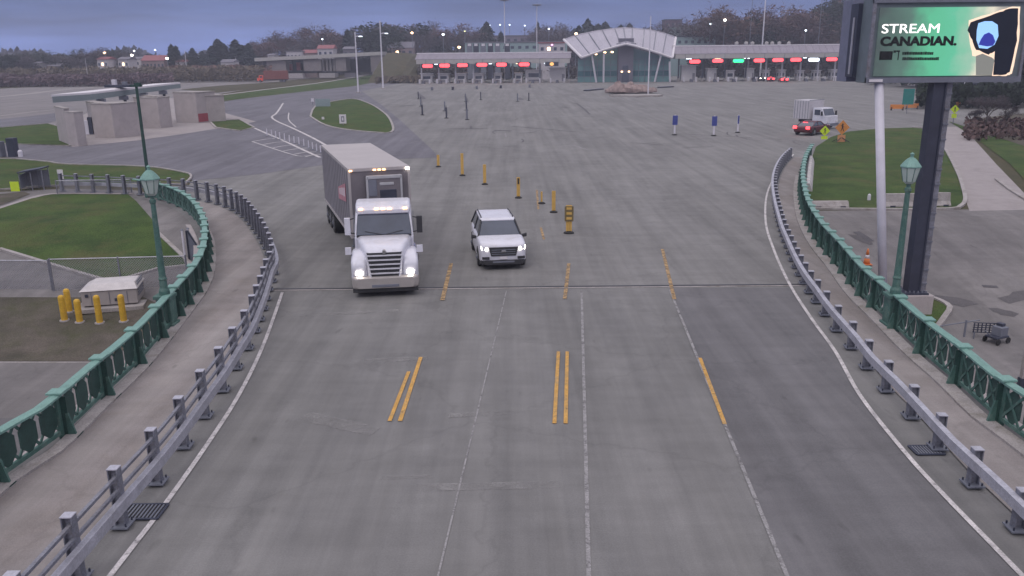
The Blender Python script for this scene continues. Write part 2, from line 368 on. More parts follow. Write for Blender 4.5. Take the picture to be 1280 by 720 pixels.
# sheets beyond the deck
pz = PX([(150,252),(236,232),(240,226),(285,222),(330,217),(400,207),(460,200),(548,197),(541,188),(500,150),(478,132),(452,114),(500,104),(522,99),(500,93),(700,86),(1140,82),(1600,84),(1700,170),(1165,167)])+[Vector((30,55,0)),Vector((17,46,0)),Vector((-18,46,0))]
sheet('plaza_pavement', pz, plazaM, 0.004)
lt = [Vector((15.5,45.9,0))]+PX([(1205,262),(1290,262),(1700,280)])+[Vector((80,15,0)),Vector((80,-15,0)),Vector((11,-15,0)),Vector((11,25,0))]
sheet('lot_pavement', lt, lotM, 0.006)
sheet('foot_path', PX([(1163,160),(1203,158),(1245,205),(1300,262),(1212,264),(1190,205)]), pathM, 0.012)
ap = PX([(-300,190),(0,196),(100,206),(190,211),(236,221),(240,226),(285,222),(330,217),(400,207),(460,200),(548,197),(541,188),(500,150),(478,132),(452,114),(500,104),(480,101),(440,108),(380,114),(320,121),(272,128),(276,148),(300,152),(240,160),(170,171),(85,178),(0,180),(-300,176)])
sheet('asphalt_road', ap, asphM, 0.012)
sheet('service_road', PX([(-300,116),(0,111),(130,104),(230,101),(330,97),(395,90),(440,84),(500,88),(512,95),(498,102),(478,104),(440,100),(400,98),(335,107),(272,118),(272,128),(276,150),(300,158),(170,178),(88,184),(72,158),(0,162),(-300,168)]), paleM, 0.008)
sheet('verge_grass', PX([(276,120),(320,114),(400,104),(445,97),(468,93),(478,101),(440,108),(380,114.5),(320,121.5),(274,127)]), grassM, 0.03)
sheet('verge_grass', PX([(225,112),(275,107),(340,103),(400,96),(440,90),(462,91),(440,96),(400,102),(335,109),(272,116)]), dullM, 0.025)
ribbon('kerb_line_marking', catmull(PX([(268,120),(320,113.5),(400,103.5),(445,96),(466,90),(440,86)])), .9, whiteP, 0.035)
ribbon('kerb_line_marking', catmull(PX([(15,120),(60,114),(130,107),(230,103),(320,99)])), .7, kerbM, 0.03)
ribbon('kerb_line_marking', catmull(PX([(0,145),(40,140),(72,137)])), .5, kerbM, 0.03)
ribbon('kerb_line_marking', catmull(PX([(478,104),(500,101),(512,96),(508,91),(490,87)])), .8, kerbM, 0.03)
sheet('asphalt_road', PX([(-200,152),(0,149),(40,145),(72,141),(74,150),(60,154),(0,159),(-200,150.5)][:7]+[(-200,163)]), asphM, .014)
ribbon('kerb_line_marking', catmull(PX([(-60,126),(20,119),(70,113.5),(130,108)])), 1.6, kerbM, .032)
# building apron
sheet('apron_pavement', PX([(74,160),(130,130),(272,118),(276,140),(320,152),(300,156),(240,166),(170,176),(90,184)]), pathM, 0.02)
def lawn(nm, px, kerbs=True, dz=.05, m=grassM):
    P = PX(px); sheet(nm, P, m, dz)
    return P
P = lawn('lawn_grass_verge', [(-200,152),(0,160),(60,155),(72,158),(88,183),(0,180),(-200,172)]); kerb('kerb', [P[1],P[2],P[3],P[4],P[5],P[6]], kerbM)
P = lawn('lawn_grass_verge', [(262,152),(300,150),(318,160),(300,164),(270,160)]); kerb('kerb', P+[P[0]], kerbM, w=.25)
isl = [(388,146),(392,136),(402,130),(440,124),(462,130),(482,143),(491,158),(488,166),(470,166),(430,162),(405,156)]
P = catmull(PX(isl+[isl[0]])); sheet('lawn_island', P[:-1], grassM, .05); kerb('kerb', P, kerbM, w=.28)
P = catmull(PX([(-200,190),(0,199),(15,199),(60,203),(83,206),(180,209),(228,216),(239,221),(232,229),(218,231),(75,233),(0,238),(-200,250)])); sheet('lawn_grass_verge', P, grassM, .05); kerb('kerb', P[8:-14], kerbM)
yd = PX([(-300,252),(0,240),(80,236),(170,238),(205,246),(225,255)])+[Vector((-17,44,0)),Vector((-12,34,0)),Vector((-11,28,0)),Vector((-10.6,-15,0)),Vector((-80,-15,0))]
sheet('yard_pavement', yd, lotM, .006)
P = PX([(-100,296),(0,262),(40,249),(65,244),(160,244),(170,252),(190,275),(195,290),(232,325),(235,333),(197,337),(150,351),(127,350),(0,312),(-100,290)]); sheet('lawn_grass', P[:-1], grassM, .06)
kerb('kerb', catmull(P[7:14]), kerbM, w=.2, h=.1); kerb('kerb', P[8:10], kerbM, w=.2)
ribbon('foot_path', catmull(PX([(-100,298),(0,261),(40,248),(65,243),(110,242.5),(165,243)])), .5, pathM, .05)
sheet('bare_dirt', PX([(-100,255),(0,243),(30,240),(38,243),(20,250),(0,257),(-100,280)]), dirtM, .03)
sheet('bare_dirt', PX([(-100,372),(60,372),(180,372),(213,388),(205,405),(160,436),(120,452),(0,452),(-100,452)]), dirtM, .02)
sheet('yard_lane', PX([(-200,523),(0,523),(60,521),(60,560),(-10,620),(-200,700)]), laneM, .012)
ribbon('yard_seam_marking', PX([(-200,454),(0,453),(118,453)]), .1, kerbM, .012)
rl = [(1013,262),(1008,245),(1012,205),(1020,184),(1038,172),(1060,165),(1100,161),(1140,160),(1163,162),(1180,185),(1196,215),(1204,238),(1206,252),(1200,259),(1188,262),(1120,263)]
P = PX(rl); sheet('lawn_grass', P, grassM, .05); kerb('kerb', catmull(P[7:]+[P[0]]), kerbM, w=.22)
P = PX([(1186,152),(1300,190),(1500,260),(1500,300),(1310,258),(1262,205),(1215,170)]); sheet('lawn_grass', P, grassM, .05)
kerb('kerb', PX([(1300,262),(1262,238),(1245,225)]), kerbM, w=.2)
sheet('bare_dirt', PX([(1205,150),(1300,140),(1700,150),(1700,230),(1300,190),(1235,168)]), dirtM, .065)
P = catmull(PX([(1146,398),(1146,376),(1160,373),(1176,378),(1187,386),(1182,396),(1170,412),(1160,420)])); sheet('lawn_island', P, grassM, .06); kerb('kerb', P, kerbM, w=.22)
# tar patches, oily wheel marks, patched slabs; plain dark curves by the left bend
patchM = mat('dark_pavement_patch', (.085,.08,.088), .85, var=.2, scale=1, fine=.3)
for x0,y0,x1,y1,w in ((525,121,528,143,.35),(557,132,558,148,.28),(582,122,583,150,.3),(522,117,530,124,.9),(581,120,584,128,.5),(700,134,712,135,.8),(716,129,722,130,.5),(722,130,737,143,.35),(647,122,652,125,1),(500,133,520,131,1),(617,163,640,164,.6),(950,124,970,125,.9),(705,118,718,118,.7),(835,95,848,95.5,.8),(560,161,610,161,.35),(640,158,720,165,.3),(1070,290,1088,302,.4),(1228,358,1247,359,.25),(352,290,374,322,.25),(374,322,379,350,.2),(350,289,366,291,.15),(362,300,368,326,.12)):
    ribbon('dark_patch_marking', [gT(x0,y0), gT((x0+x1)/2+1,(y0+y1)/2), gT(x1,y1)], w, patchM, .02)
spillM = mat('oil_spill_asphalt', (.085,.078,.082), .75, var=.2, scale=1.5, fine=.3)
def spill(pts, m, nm='oil_spill_marking'):
    P = catmull(PX(pts+[pts[0]]), .5)[:-1]; r_ = random.Random(int(pts[0][0])); P = [p+Vector((r_.uniform(-.12,.12),r_.uniform(-.12,.12),0)) for p in P]; sheet(nm, P, m, .016)
spill([(1165,368),(1195,372),(1222,380),(1208,384),(1180,378)], spillM); spill([(1248,374),(1268,366),(1290,364),(1290,372),(1262,380)], spillM); spill([(1236,386),(1256,388),(1272,393),(1262,396),(1246,392)], spillM)
spill([(1060,292),(1082,296),(1094,306),(1078,304)], spillM); spill([(88,436),(100,428),(128,430),(140,424),(120,440)], spillM)
rnd = random.Random(21); mbx = {patchM:MB(), fadeP:MB()}
for _ in range(70):
    px = rnd.uniform(505,1010); py = 112+88*rnd.random()**1.6; p = g(px,py); L_ = rnd.uniform(.8,5); a_ = rnd.choice((0.05,1.5,1.6,rnd.uniform(0,3.1))); w_ = rnd.uniform(.07,.26)
    pts = [p]; 
    for k in range(5): a_ += rnd.uniform(-.3,.3); pts.append(pts[-1]+Vector((math.cos(a_),math.sin(a_),0))*L_/5)
    A1, B1 = offset(pts,-w_/2), offset(pts,w_/2); n = len(pts); m_ = patchM if rnd.random() < .7 else fadeP
    mbx[m_].add([(q.x+rnd.uniform(-.03,.03),q.y,.016) for q in A1]+[(q.x+rnd.uniform(-.03,.03),q.y,.016) for q in B1],[(i,n+i,n+i+1,i+1) for i in range(n-1)],m_)
for m_ in mbx: struct(mbx[m_].build('pavement_seam_marking'))
for i,(px,py) in enumerate(((523,124),(526,133),(528,144),(556,139),(558,148),(582,127),(583,138),(584,150),(601,125),(647,127),(661,126),(540,113),(566,112.5),(596,111.5),(626,110.5),(662,109.5))):
    p = g(px,py); t = thing('lane_post', 'thin dark post on the plaza before the left lanes, %s' % (ORD[i]+' counted row by row' if False else ORD[sorted(range(16), key=lambda k: (523,526,528,556,558,582,583,584,601,647,661,540,566,596,626,662)[k]).index(i)]+' from the left'), 'lane post', (p.x,p.y,.02), 0, 'thin dark posts on the plaza')
    mb = MB(); mb.tube((0,0,.05),(0,0,1.5 if i < 11 else .8),.10 if i < 11 else .3,greyS if i%2 else darkS,n=8); mb.build('post', t)
    mb = MB(); mb.lathe([(.35,0),(.3,.06),(.12,.1)],(0,0,0),blk,10); mb.build('base', t)
# asphalt markings
wl = [(354,129),(346,141),(340,146),(345,151),(365,160),(390,172),(408,182)]
ribbon('lane_line_marking', catmull(PX(wl)), .3, whiteP, .02)
ribbon('lane_line_marking', catmull(PX([(300,151),(322,162),(350,174),(378,187),(400,197)])), .3, whiteP, .02)
ribbon('lane_line_marking', catmull(PX([(361,141),(361,150),(370,159)])), .18, whiteP, .02)
ribbon('lane_line_marking', catmull(PX([(266,133),(276,129),(284,128)])), .3, whiteP, .024)
ribbon('lane_line_marking', catmull(PX([(315,177),(345,187),(372,195),(383,195)])), .16, whiteP, .02)
for (x0,y0,x1,y1) in ((316,177,344,173),(328,181,358,177),(341,185,371,181),(354,189,386,185),(368,193,396,190),(382,196,402,193)):
    A_, B_ = gT(x0,y0), gT(x1,y1); M_ = A_.lerp(B_, .4)+Vector((0,.7,0))
    ribbon('hatch_line_marking', catmull([A_,M_,B_]), .2, whiteP, .024)
# ------------------------------------------------------------------ railings
def mesh_share(mbf, cache, key, name, parent, loc, rz):
    """first use builds the mesh, the next ones copy the object (sharing its mesh)"""
    if key not in cache:
        o = mbf().build(name, parent, bevel=0); cache[key] = o
        o.location = loc; o.rotation_euler.z = rz; return o
    o = cache[key].copy(); C.objects.link(o); o.parent = parent; o.location = loc; o.rotation_euler.z = rz; return o
cache = {}
def steel_post(h, w=.17):
    mb = MB()      # H-section with cap
    for s in (-1,1): mb.box((0,s*w/2,h/2+.03), (w,.022,h), galv)
    mb.box((0,0,h/2+.03), (.022,w-.03,h), galv); mb.box((0,0,h+.035), (w+.02,w+.03,.02), galvL)
    return mb
def base_plate():
    mb = MB(); mb.box((0,0,.045), (.36,.36,.03), greyS)
    for sx in (-1,1):
        for sy in (-1,1): mb.tube((sx*.13,sy*.13,.05), (sx*.13,sy*.13,.12), .018, darkS, n=6)
    return mb
def guard_rail(path, label, h, side, beams, phase, spacing=1.65, kind='silver', ymax=90):
    t = thing('guard_railing', label, 'railing')
    i = 0; base_ = [Vector((p.x,p.y,.03)) for p in path]
    pp = [a for a in resample(base_, spacing, phase) if a[0].y < 27]
    k0 = min(range(len(base_)), key=lambda i_: (base_[i_]-pp[-1][0]).length)
    pp += resample(base_[k0:], 1.25, 1.25)
    for p, tg in pp:
        if p.y < 7: continue
        rz = math.atan2(tg.y, tg.x)
        po = mesh_share(lambda: steel_post(h), cache, ('sp',h), 'post', t, (p.x,p.y,.03), rz)
        mesh_share(base_plate, cache, 'bp', 'base_plate', po, (0,0,0), 0)
    q = [p for p in path if p.y > 4]
    for nm, z, hh, ww, off, m in beams:
        m_ = MB(); pts = [Vector((p.x,p.y,z)) for p in offset(q, side*off)]
        m_.sweep(pts, [(-ww/2,-hh/2),(-ww/2,hh/2),(ww/2,hh/2),(ww/2,-hh/2)], m); m_.build(nm, t)
    return t
guard_rail(SL, 'silver steel post and beam railing curving along the left roadside', 1.2, 1,
    [('beam', .60, .22, .13, .16, galvL), ('rail', 1.10, .06, .07, .05, galv), ('rail', .84, .06, .06, .07, galv)], 0.95)
guard_rail(SR, 'low silver steel railing with single heavy beam along the right roadside', .80, -1,
    [('beam', .66, .21, .14, .165, galvL)], 0.55)

def lozenge(mb, x, zc, w, h, m, th=.03, y=0):
    p = [(x-w/2,zc-h*.22),(x-w/2,zc+h*.22),(x,zc+h/2),(x+w/2,zc+h*.22),(x+w/2,zc-h*.22),(x,zc-h/2)]
    n = 6; mb.add([(a,y-th/2,b) for a,b in p]+[(a,y+th/2,b) for a,b in p], [tuple(range(n)), tuple(range(2*n-1,n-1,-1))]+[(i,n+i,n+(i+1)%n,(i+1)%n) for i in range(n)], m)
def green_post(side):
    mb = MB()
    mb.box((0,0,.56), (.30,.07,1.12), greenM)
    mb.box((0,side*.10,.52), (.05,.16,1.0), greenD)
    mb.hexa([Vector(v) for v in ((-.03,side*.12,.06),(.03,side*.12,.06),(.03,side*.30,.06),(-.03,side*.30,.06),(-.03,side*.12,.60),(.03,side*.12,.60),(.03,side*.18,.60),(-.03,side*.18,.60))], greenM)
    mb.box((0,side*.19,.045), (.34,.38,.035), greenD)
    mb.box((0,0,1.145), (.34,.36,.045), greenL)
    return mb
def green_panel(L_):
    mb = MB(); n = 3 if L_ > 1.8 else 2; bay = L_/n
    for k in range(n):
        x = -L_/2+bay*(k+.5)
        lozenge(mb, x, .60, bay*.80, .90, greenD)
        for s in (-1,1):
            a = Vector((x-s*bay/2, .025, .20)); b = Vector((x+s*bay/2, .025, 1.0))
            d = (b-a).normalized(); nn = Vector((-d.z,0,d.x))*.032
            mb.hexa([a-nn+Vector((0,-.015,0)), a+nn+Vector((0,-.015,0)), a+nn+Vector((0,.015,0)), a-nn+Vector((0,.015,0)), b-nn+Vector((0,-.015,0)), b+nn+Vector((0,-.015,0)), b+nn+Vector((0,.015,0)), b-nn+Vector((0,.015,0))], greenM)
    mb.box((0,.0,.16), (L_,.09,.09), greenM); mb.box((0,0,1.02), (L_,.06,.05), greenM)
    return mb
def green_rail(path, label, side, phase, ymax):
    t = thing('parapet_railing', label, 'railing')
    sp = 2.3; base_ = [Vector((p.x,p.y,0)) for p in path]
    pp = [a for a in resample(base_, sp, phase) if a[0].y < 28]
    k0 = min(range(len(base_)), key=lambda i_: (base_[i_]-pp[-1][0]).length)
    pp += resample(base_[k0:], 1.6, 1.6)
    pp = [a for a in pp if a[0].y > 9]
    for i, (p, tg) in enumerate(pp):
        rz = math.atan2(tg.y, tg.x)
        mesh_share(lambda: green_post(side), cache, ('gp',side), 'post', t, (p.x,p.y,0.02), rz)
        if i+1 < len(pp):
            q = pp[i+1][0]; c = (p+q)/2; d = q-p
            mesh_share((lambda: green_panel(sp-.18)) if d.length > 1.95 else (lambda: green_panel(1.42)), cache, 'gpan' if d.length > 1.95 else 'gpan2', 'panel', t, (c.x,c.y,0.02), math.atan2(d.y, d.x))
    m_ = MB(); q = [Vector((p.x,p.y,1.10)) for p in path if p.y > 8]
    m_.sweep(q, [(-.12,-.03),(-.12,.02),(0,.045),(.12,.02),(.12,-.03)], greenL); m_.build('top_rail', t)
    return t
green_rail(GL, 'green lattice parapet railing along the outer edge of the left sidewalk', -1, 1.1, 60)
green_rail(GR, 'green lattice parapet railing along the outer edge of the right sidewalk', 1, 1.35, 80)

# drain grates
def grate(px, py, w, d, label, rz=0):
    p = g(px,py); t = thing('drain_grate', label, 'drain grate', (p.x,p.y,.02), rz, 'drain grates beside the road')
    mb = MB()
    for s in (-1,1): mb.box((s*w/2,0,.012), (.05,d,.024), darkS); mb.box((0,s*d/2,.012), (w,.05,.023), darkS)
    mb.build('frame', t)
    mb = MB(); mb.box((0,0,.004), (w-.04,d-.04,.006), blk)
    for k in range(9): mb.box((-w/2+w*(k+1)/10,0,.014), (.03,d-.05,.016), greyS)
    mb.build('slats', t)
grate(180,641,.75,.55,'square dark drain grate beside the left white edge line')
grate(1158,564,.62,.42,'square dark drain grate beside the right white edge line')

# ------------------------------------------------------------------ green lamp posts on the railings
frost = mat('frosted_lamp_glass', (.42,.50,.46), .35, var=.1, scale=3)
def lamp_post(px, py, ptop, label):
    p = g(px,py); h = zat(p.x,p.y,ptop)
    t = thing('lamp_post', label, 'lamp post', (p.x,p.y,0), 0, 'green lantern posts on the railings')
    mb = MB(); mb.box((0,0,.5), (.46,.46,1.0), greenM); mb.box((0,0,1.06), (.58,.58,.12), greenM); mb.box((0,0,.08), (.58,.58,.16), greenM); mb.build('pedestal', t, bevel=.02)
    mb = MB(); mb.lathe([(.17,1.12),(.17,1.25),(.125,1.35),(.115,1.6),(.14,1.65),(.11,1.72),(.075,h-1.25),(.10,h-1.2),(.10,h-1.12),(.06,h-1.08),(.07,h-.98)], (0,0,0), greenM, 14); mb.build('shaft', t, smooth=False)
    mb = MB(); mb.lathe([(.10,h-.98),(.19,h-.9),(.29,h-.48),(.29,h-.46)], (0,0,0), frost, 8); gl = mb.build('lantern_glass', t)
    mb = MB()
    for i in range(8):
        a = 2*math.pi*i/8; mb.tube((.192*math.cos(a),.192*math.sin(a),h-.9), (.295*math.cos(a),.295*math.sin(a),h-.47), .012, greenM, n=4)
    mb.build('glazing_bar_frame', gl)
    mb = MB(); mb.lathe([(.32,h-.46),(.32,h-.43),(.22,h-.30),(.12,h-.2),(.05,h-.16),(.05,h-.10),(.07,h-.06),(.0,h)], (0,0,0), greenL, 8); mb.build('lantern_cap', t)
lamp_post(211,408,206,'green lantern post rising from the left parapet railing near the generator')
lamp_post(1114,408,190,'green lantern post rising from the right parapet railing beside the dark sign column')

def mast(px, pyb, pyt, r, m, label, cat='pole', name='pole', arm=None, z=0.0, Y=None, r1=None, group=None, lampm=None, head=0):
    p = at(px, pyb, Y) if Y else gT(px, pyb)
    if Y: p.z = 0
    zt = zat(p.x, p.y, pyt)
    t = thing(name, label, cat, (p.x,p.y,p.z), 0, group)
    mb = MB(); mb.tube((0,0,0), (0,0,zt-p.z), r, m, r1=r1 or r*.6, n=8); mb.box((0,0,.1), (r*5,r*5,.2), kerbM); mb.build('shaft', t)
    if arm:
        side, ln, dz = arm; zz = zt-p.z-dz
        mb = MB(); mb.tube((0,0,zz), (side*ln,0,zz+.15), r*.5, m, n=6); mb.build('arm', t)
        mb = MB(); mb.box((side*ln,0,zz+.12), (.9,.45,.18), greyS); L_ = mb.build('lamp_head', t)
        mb = MB(); mb.box((side*ln,-.05,zz-.02), (.75,.5,.13), lampm or coldE); mb.build('lens', L_)
    if head:
        mb = MB(); mb.lathe([(head*.4,-.35),(head,-.2),(head,.1),(head*.3,.25)], (0,0,zt-p.z), greyS, 10); mb.build('lamp_head', t)
    return t
# dark pole with bracket behind the left lamp
p = gT(187.5, 240); zt = zat(p.x,p.y,105)
t = thing('camera_pole', 'tall dark green pole with short cross bracket behind the left green lantern post', 'pole', (p.x,p.y,p.z))
mb = MB(); mb.tube((0,0,0), (0,0,zt-p.z), .13, greenD, r1=.09); mb.build('shaft', t)
mb = MB(); mb.box((0,0,zt-p.z-.1), (.75,.12,.12), greenD); mb.box((.1,0,zt-p.z-.05), (.35,.3,.25), greenD); mb.build('bracket', t)
mb = MB(); mb.box((.18,-.05,.9), (.3,.25,.7), greenM); mb.build('control_box', t)
GP = 'tall light poles around the plaza'
mast(448,116,40,.22,whiteS,'white light pole by the lawn island, shorter of the two beside each other','light pole','light_pole',arm=(1,1.3,1.0),group=GP)
mast(479,111,26,.24,whiteS,'tall white light pole just right of the shorter white pole near the ramp','light pole','light_pole',arm=(1,1.6,3.2),group=GP)
mast(810,119,20,.16,whiteS,'bare white flagpole standing in the rock garden before the pavilion','flagpole','flagpole',group=None)
mast(631,62,0,.2,whiteS,'high mast light behind the left toll canopy, left of the two','light pole','light_pole',Y=300,head=1.6,group='high masts behind the toll canopies')
mast(671,60,6,.2,whiteS,'high mast light behind the left toll canopy, right of the two','light pole','light_pole',Y=300,head=1.6,group='high masts behind the toll canopies')
mast(953,55,-12,.28,whiteS,'thickest white mast behind the right toll canopy in front of dark trees','light pole','light_pole',Y=290,group='high masts behind the toll canopies')
mast(937,55,-12,.14,greyS,'thin grey mast left of the thick white mast behind the right canopy','light pole','light_pole',Y=300,group='high masts behind the toll canopies')
mast(1023,52,-12,.16,greyS,'thin grey mast behind the right end of the right toll canopy','light pole','light_pole',Y=300,group='high masts behind the toll canopies')
GF = 'thin poles in front of the brush'
mast(235,101,63,.16,whiteS,'thin white pole before the brown brush, in the middle of the three','pole','utility_pole',group=GF)
mast(297,99,72,.13,whiteS,'thin pale pole before the brown brush, rightmost of the three','pole','utility_pole',group=GF)
mast(111,105,73,.10,whiteS,'faint thin pole before the brown brush, leftmost of the three','pole','utility_pole',group=GF)

# ------------------------------------------------------------------ billboard with its columns
PB = gT(1150,397)
t = thing('concrete_footing', 'pale concrete footing block under the dark billboard column', 'footing', (PB.x,PB.y+.3,PB.z))
hb = zat(PB.x,PB.y,371)-PB.z
mb = MB(); mb.box((0,.5,hb/2), (1.1,1.3,hb), wallC); mb.build('block', t, bevel=.04)
cb = at(1138, 371, PB.y+.7); cb.z = PB.z+hb
YB = cb.y-.35
c0 = at(1088, 104, YB); zb = zat(c0.x+3, YB, 103); ztp = zat(c0.x+3, YB, -6)
c1 = at(1282, 60, YB); X0 = at(1087,60,YB).x; X1 = c1.x
t = thing('led_billboard', 'large LED advertising billboard reading STREAM CANADIAN high above the right railing', 'billboard', ((X0+X1)/2, YB, zb))
W = X1-X0; Hh = ztp-zb
scr = mat('billboard_frame', (.13,.16,.18), .5, var=.15, scale=2)
mb = MB(); mb.box((0,.55,Hh/2), (W,.9,Hh), scr); mb.build('cabinet', t, bevel=.02)
mb = MB(); mb.box((-W/2+.02,1.35,Hh/2), (.35,.7,Hh-.4), darkS); mb.box((0,1.35,Hh/2), (W-.4,.6,Hh-.5), darkS); mb.box((-W/2-.16,1.3,Hh/2-.2),(.05,.12,Hh-1),galvL); mb.build('service_gap', t)
mb = MB(); mb.box((-.1,2.2,Hh/2), (W,1.0,Hh), mat('rear_cabinet', (.16,.17,.24), .6)); mb.build('rear_cabinet', t, bevel=.02)
mb = MB()
mb.box((-W/2+.06,.07,Hh/2), (.12,.1,Hh), galv); mb.box((0,.06,.10), (W,.14,.20), greyS); mb.box((0,.06,Hh-.12), (W,.12,.24), greyS); mb.box((W/2-.05,.06,Hh/2), (.10,.1,Hh), galv)
mb.build('bezel', t)
mb = MB(); mb.box((-W/2+.35,-.02,.09), (.5,.08,.1), trimW); mb.build('service_light', t)
# screen: its picture is a procedural gradient
sm = bpy.data.materials.new('billboard_screen'); sm.use_nodes = True; nt = sm.node_tree; N = nt.nodes; L = nt.links; bs = N['Principled BSDF']
tc = N.new('ShaderNodeTexCoord'); sp_ = N.new('ShaderNodeSeparateXYZ'); L.new(tc.outputs['Generated'], sp_.inputs[0])
nz = N.new('ShaderNodeTexNoise'); nz.inputs['Scale'].default_value = 1.4; L.new(tc.outputs['Object'], nz.inputs['Vector'])
ma = N.new('ShaderNodeMath'); ma.operation = 'MULTIPLY_ADD'; ma.inputs[1].default_value = .25; L.new(nz.outputs['Fac'], ma.inputs[0]); 
mc = N.new('ShaderNodeMath'); mc.operation = 'SUBTRACT'; mc.inputs[1].default_value = .125; L.new(sp_.outputs[0], mc.inputs[0]); L.new(mc.outputs[0], ma.inputs[2])
rp = N.new('ShaderNodeValToRGB'); cr = rp.color_ramp
cr.elements[0].position = 0; cr.elements[0].color = (.045,.065,.065,1); cr.elements[1].position = 1; cr.elements[1].color = (.42,.40,.36,1)
for ps, cc in ((.22,(.07,.14,.115,1)),(.38,(.08,.38,.22,1)),(.55,(.09,.40,.25,1)),(.68,(.25,.42,.32,1)),(.8,(.6,.55,.45,1)),(.93,(.18,.17,.18,1))):
    e = cr.elements.new(ps); e.color = cc
L.new(ma.outputs[0], rp.inputs[0]); L.new(rp.outputs[0], bs.inputs['Emission Color']); bs.inputs['Emission Strength'].default_value = 1.0; bs.inputs['Base Color'].default_value = (.02,.02,.02,1)
def SXY(px, py):      # screen-plane coordinates in the billboard's own frame
    q = at(px, py, YB); return (q.x-(X0+X1)/2, q.z-zb)
sx0, sz0 = SXY(1092,95.5); sx1, sz1 = SXY(1276,8)
mb = MB(); mb.box(((sx0+sx1)/2,.05,(sz0+sz1)/2), (sx1-sx0,.06,sz1-sz0), sm); screen = mb.build('screen', t)
def text_obj(name, s, size, x, z, y, m, parent, bold=0.0, width=None, ext=.008):
    cu = bpy.data.curves.new(name, 'FONT'); cu.body = s; cu.size = size; cu.offset = bold; cu.extrude = ext
    o = bpy.data.objects.new(name, cu); C.objects.link(o); bpy.context.view_layer.update()
    me = bpy.data.meshes.new_from_object(o.evaluated_get(bpy.context.evaluated_depsgraph_get()))
    bpy.data.objects.remove(o)
    xs = [v.co.x for v in me.vertices]; w0 = max(xs)-min(xs); k = (width/w0) if width else 1
    for v in me.vertices: v.co = Vector(((v.co.x-min(xs))*k+x, y-v.co.z, v.co.y+z))
    me.materials.clear(); me.materials.append(m)
    o = bpy.data.objects.new(name, me); C.objects.link(o); o.parent = parent; return o
ledW = glow('led_white_letters', (1,.93,.93), 1.6); ledK = mat('led_black_area', (.004,.006,.008), .6, var=.1)
ax, az = SXY(1102,41.5); bx, bz = SXY(1175,29)
text_obj('headline', 'STREAM', (bz-az)*1.38, ax, az, .0, ledW, screen, bold=.0, width=bx-ax)
ax, az = SXY(1100,57); bx, bz = SXY(1197,45)
text_obj('headline', 'CANADIAN.', (bz-az)*1.38, ax, az, .0, ledK, screen, bold=.022, width=bx-ax)
mb = MB(); y_ = .005
def scb(x0,y0,x1,y1,m):
    a_, b_ = SXY(x0,y1), SXY(x1,y0); mb.box(((a_[0]+b_[0])/2,y_,(a_[1]+b_[1])/2), (b_[0]-a_[0],.03,b_[1]-a_[1]), m)
random.seed(3)
for x0,y0,x1,y1 in ((1099,64,1116,75),(1117,63,1120,66),(1120.5,63,1125,65),(1122,65,1124,75)): scb(x0,y0,x1,y1,ledK)
for row in (64.5,71.3):
    x = 1128
    while x < (1165 if row < 70 else 1174):
        w = random.choice((1.2,1.8,2.4)); scb(x,row+random.uniform(0,.7),x+w,row+4,ledK); x += w+.25
mb.build('small_print', screen)['kind'] = 'stuff'
# dark blown-out figure area on the screen, with pale blue face patch
def blob(pts, m, y, nm):
    mb = MB(); P = [SXY(*p) for p in pts]; n = len(P)
    mb.add([(a,y-.006,b) for a,b in P]+[(a,y+.01,b) for a,b in P], [tuple(range(n)), tuple(range(2*n-1,n-1,-1))]+[(i,n+i,n+(i+1)%n,(i+1)%n) for i in range(n)], m); mb.build(nm, screen)
def rough_edge(P, k, amp):
    out = []
    for i in range(len(P)):
        a, b = P[i], P[(i+1)%len(P)]
        for j in range(k):
            t_ = j/k; out.append((a[0]+(b[0]-a[0])*t_+random.uniform(-amp,amp), a[1]+(b[1]-a[1])*t_+random.uniform(-amp,amp)))
    return out
halo = glow('led_pale_halo', (1,.72,.55), .9); navy = mat('led_navy_area', (.006,.012,.03), .6); bl = glow('led_light_blue', (.30,.55,1), .95); db = glow('led_deep_blue', (.02,.03,.35), .8); skin = glow('led_grey_area', (.17,.17,.16), 1)
blob(rough_edge([(1211,25),(1245,15),(1262,8.6),(1275.5,8.8),(1274,50),(1265,92),(1258,95),(1240,95),(1243,73),(1216,70),(1212,50)],4,.5), halo, .012, 'figure_halo')
blob(rough_edge([(1213,28),(1245,17),(1262,10.5),(1273,10.5),(1271,50),(1262,90),(1257,93.5),(1242,93.5),(1243.5,64),(1236,68),(1220,62),(1215,50),(1210,38)],4,.55), navy, .006, 'figure_silhouette')
blob([(1221,38),(1223,29),(1231,26.5),(1240,26.5),(1247,31),(1248,45),(1243,56),(1234,61),(1224,60),(1220.5,50)], bl, 0.0, 'figure_face')
blob([(1223,56),(1226,49),(1230,43),(1236,40.5),(1241,44),(1244,52),(1241,57),(1234,58)], db, -.008, 'figure_beard')
blob([(1220,70),(1228,67),(1240,72),(1243,75),(1240,94),(1220,94)], skin, .0, 'figure_shirt')
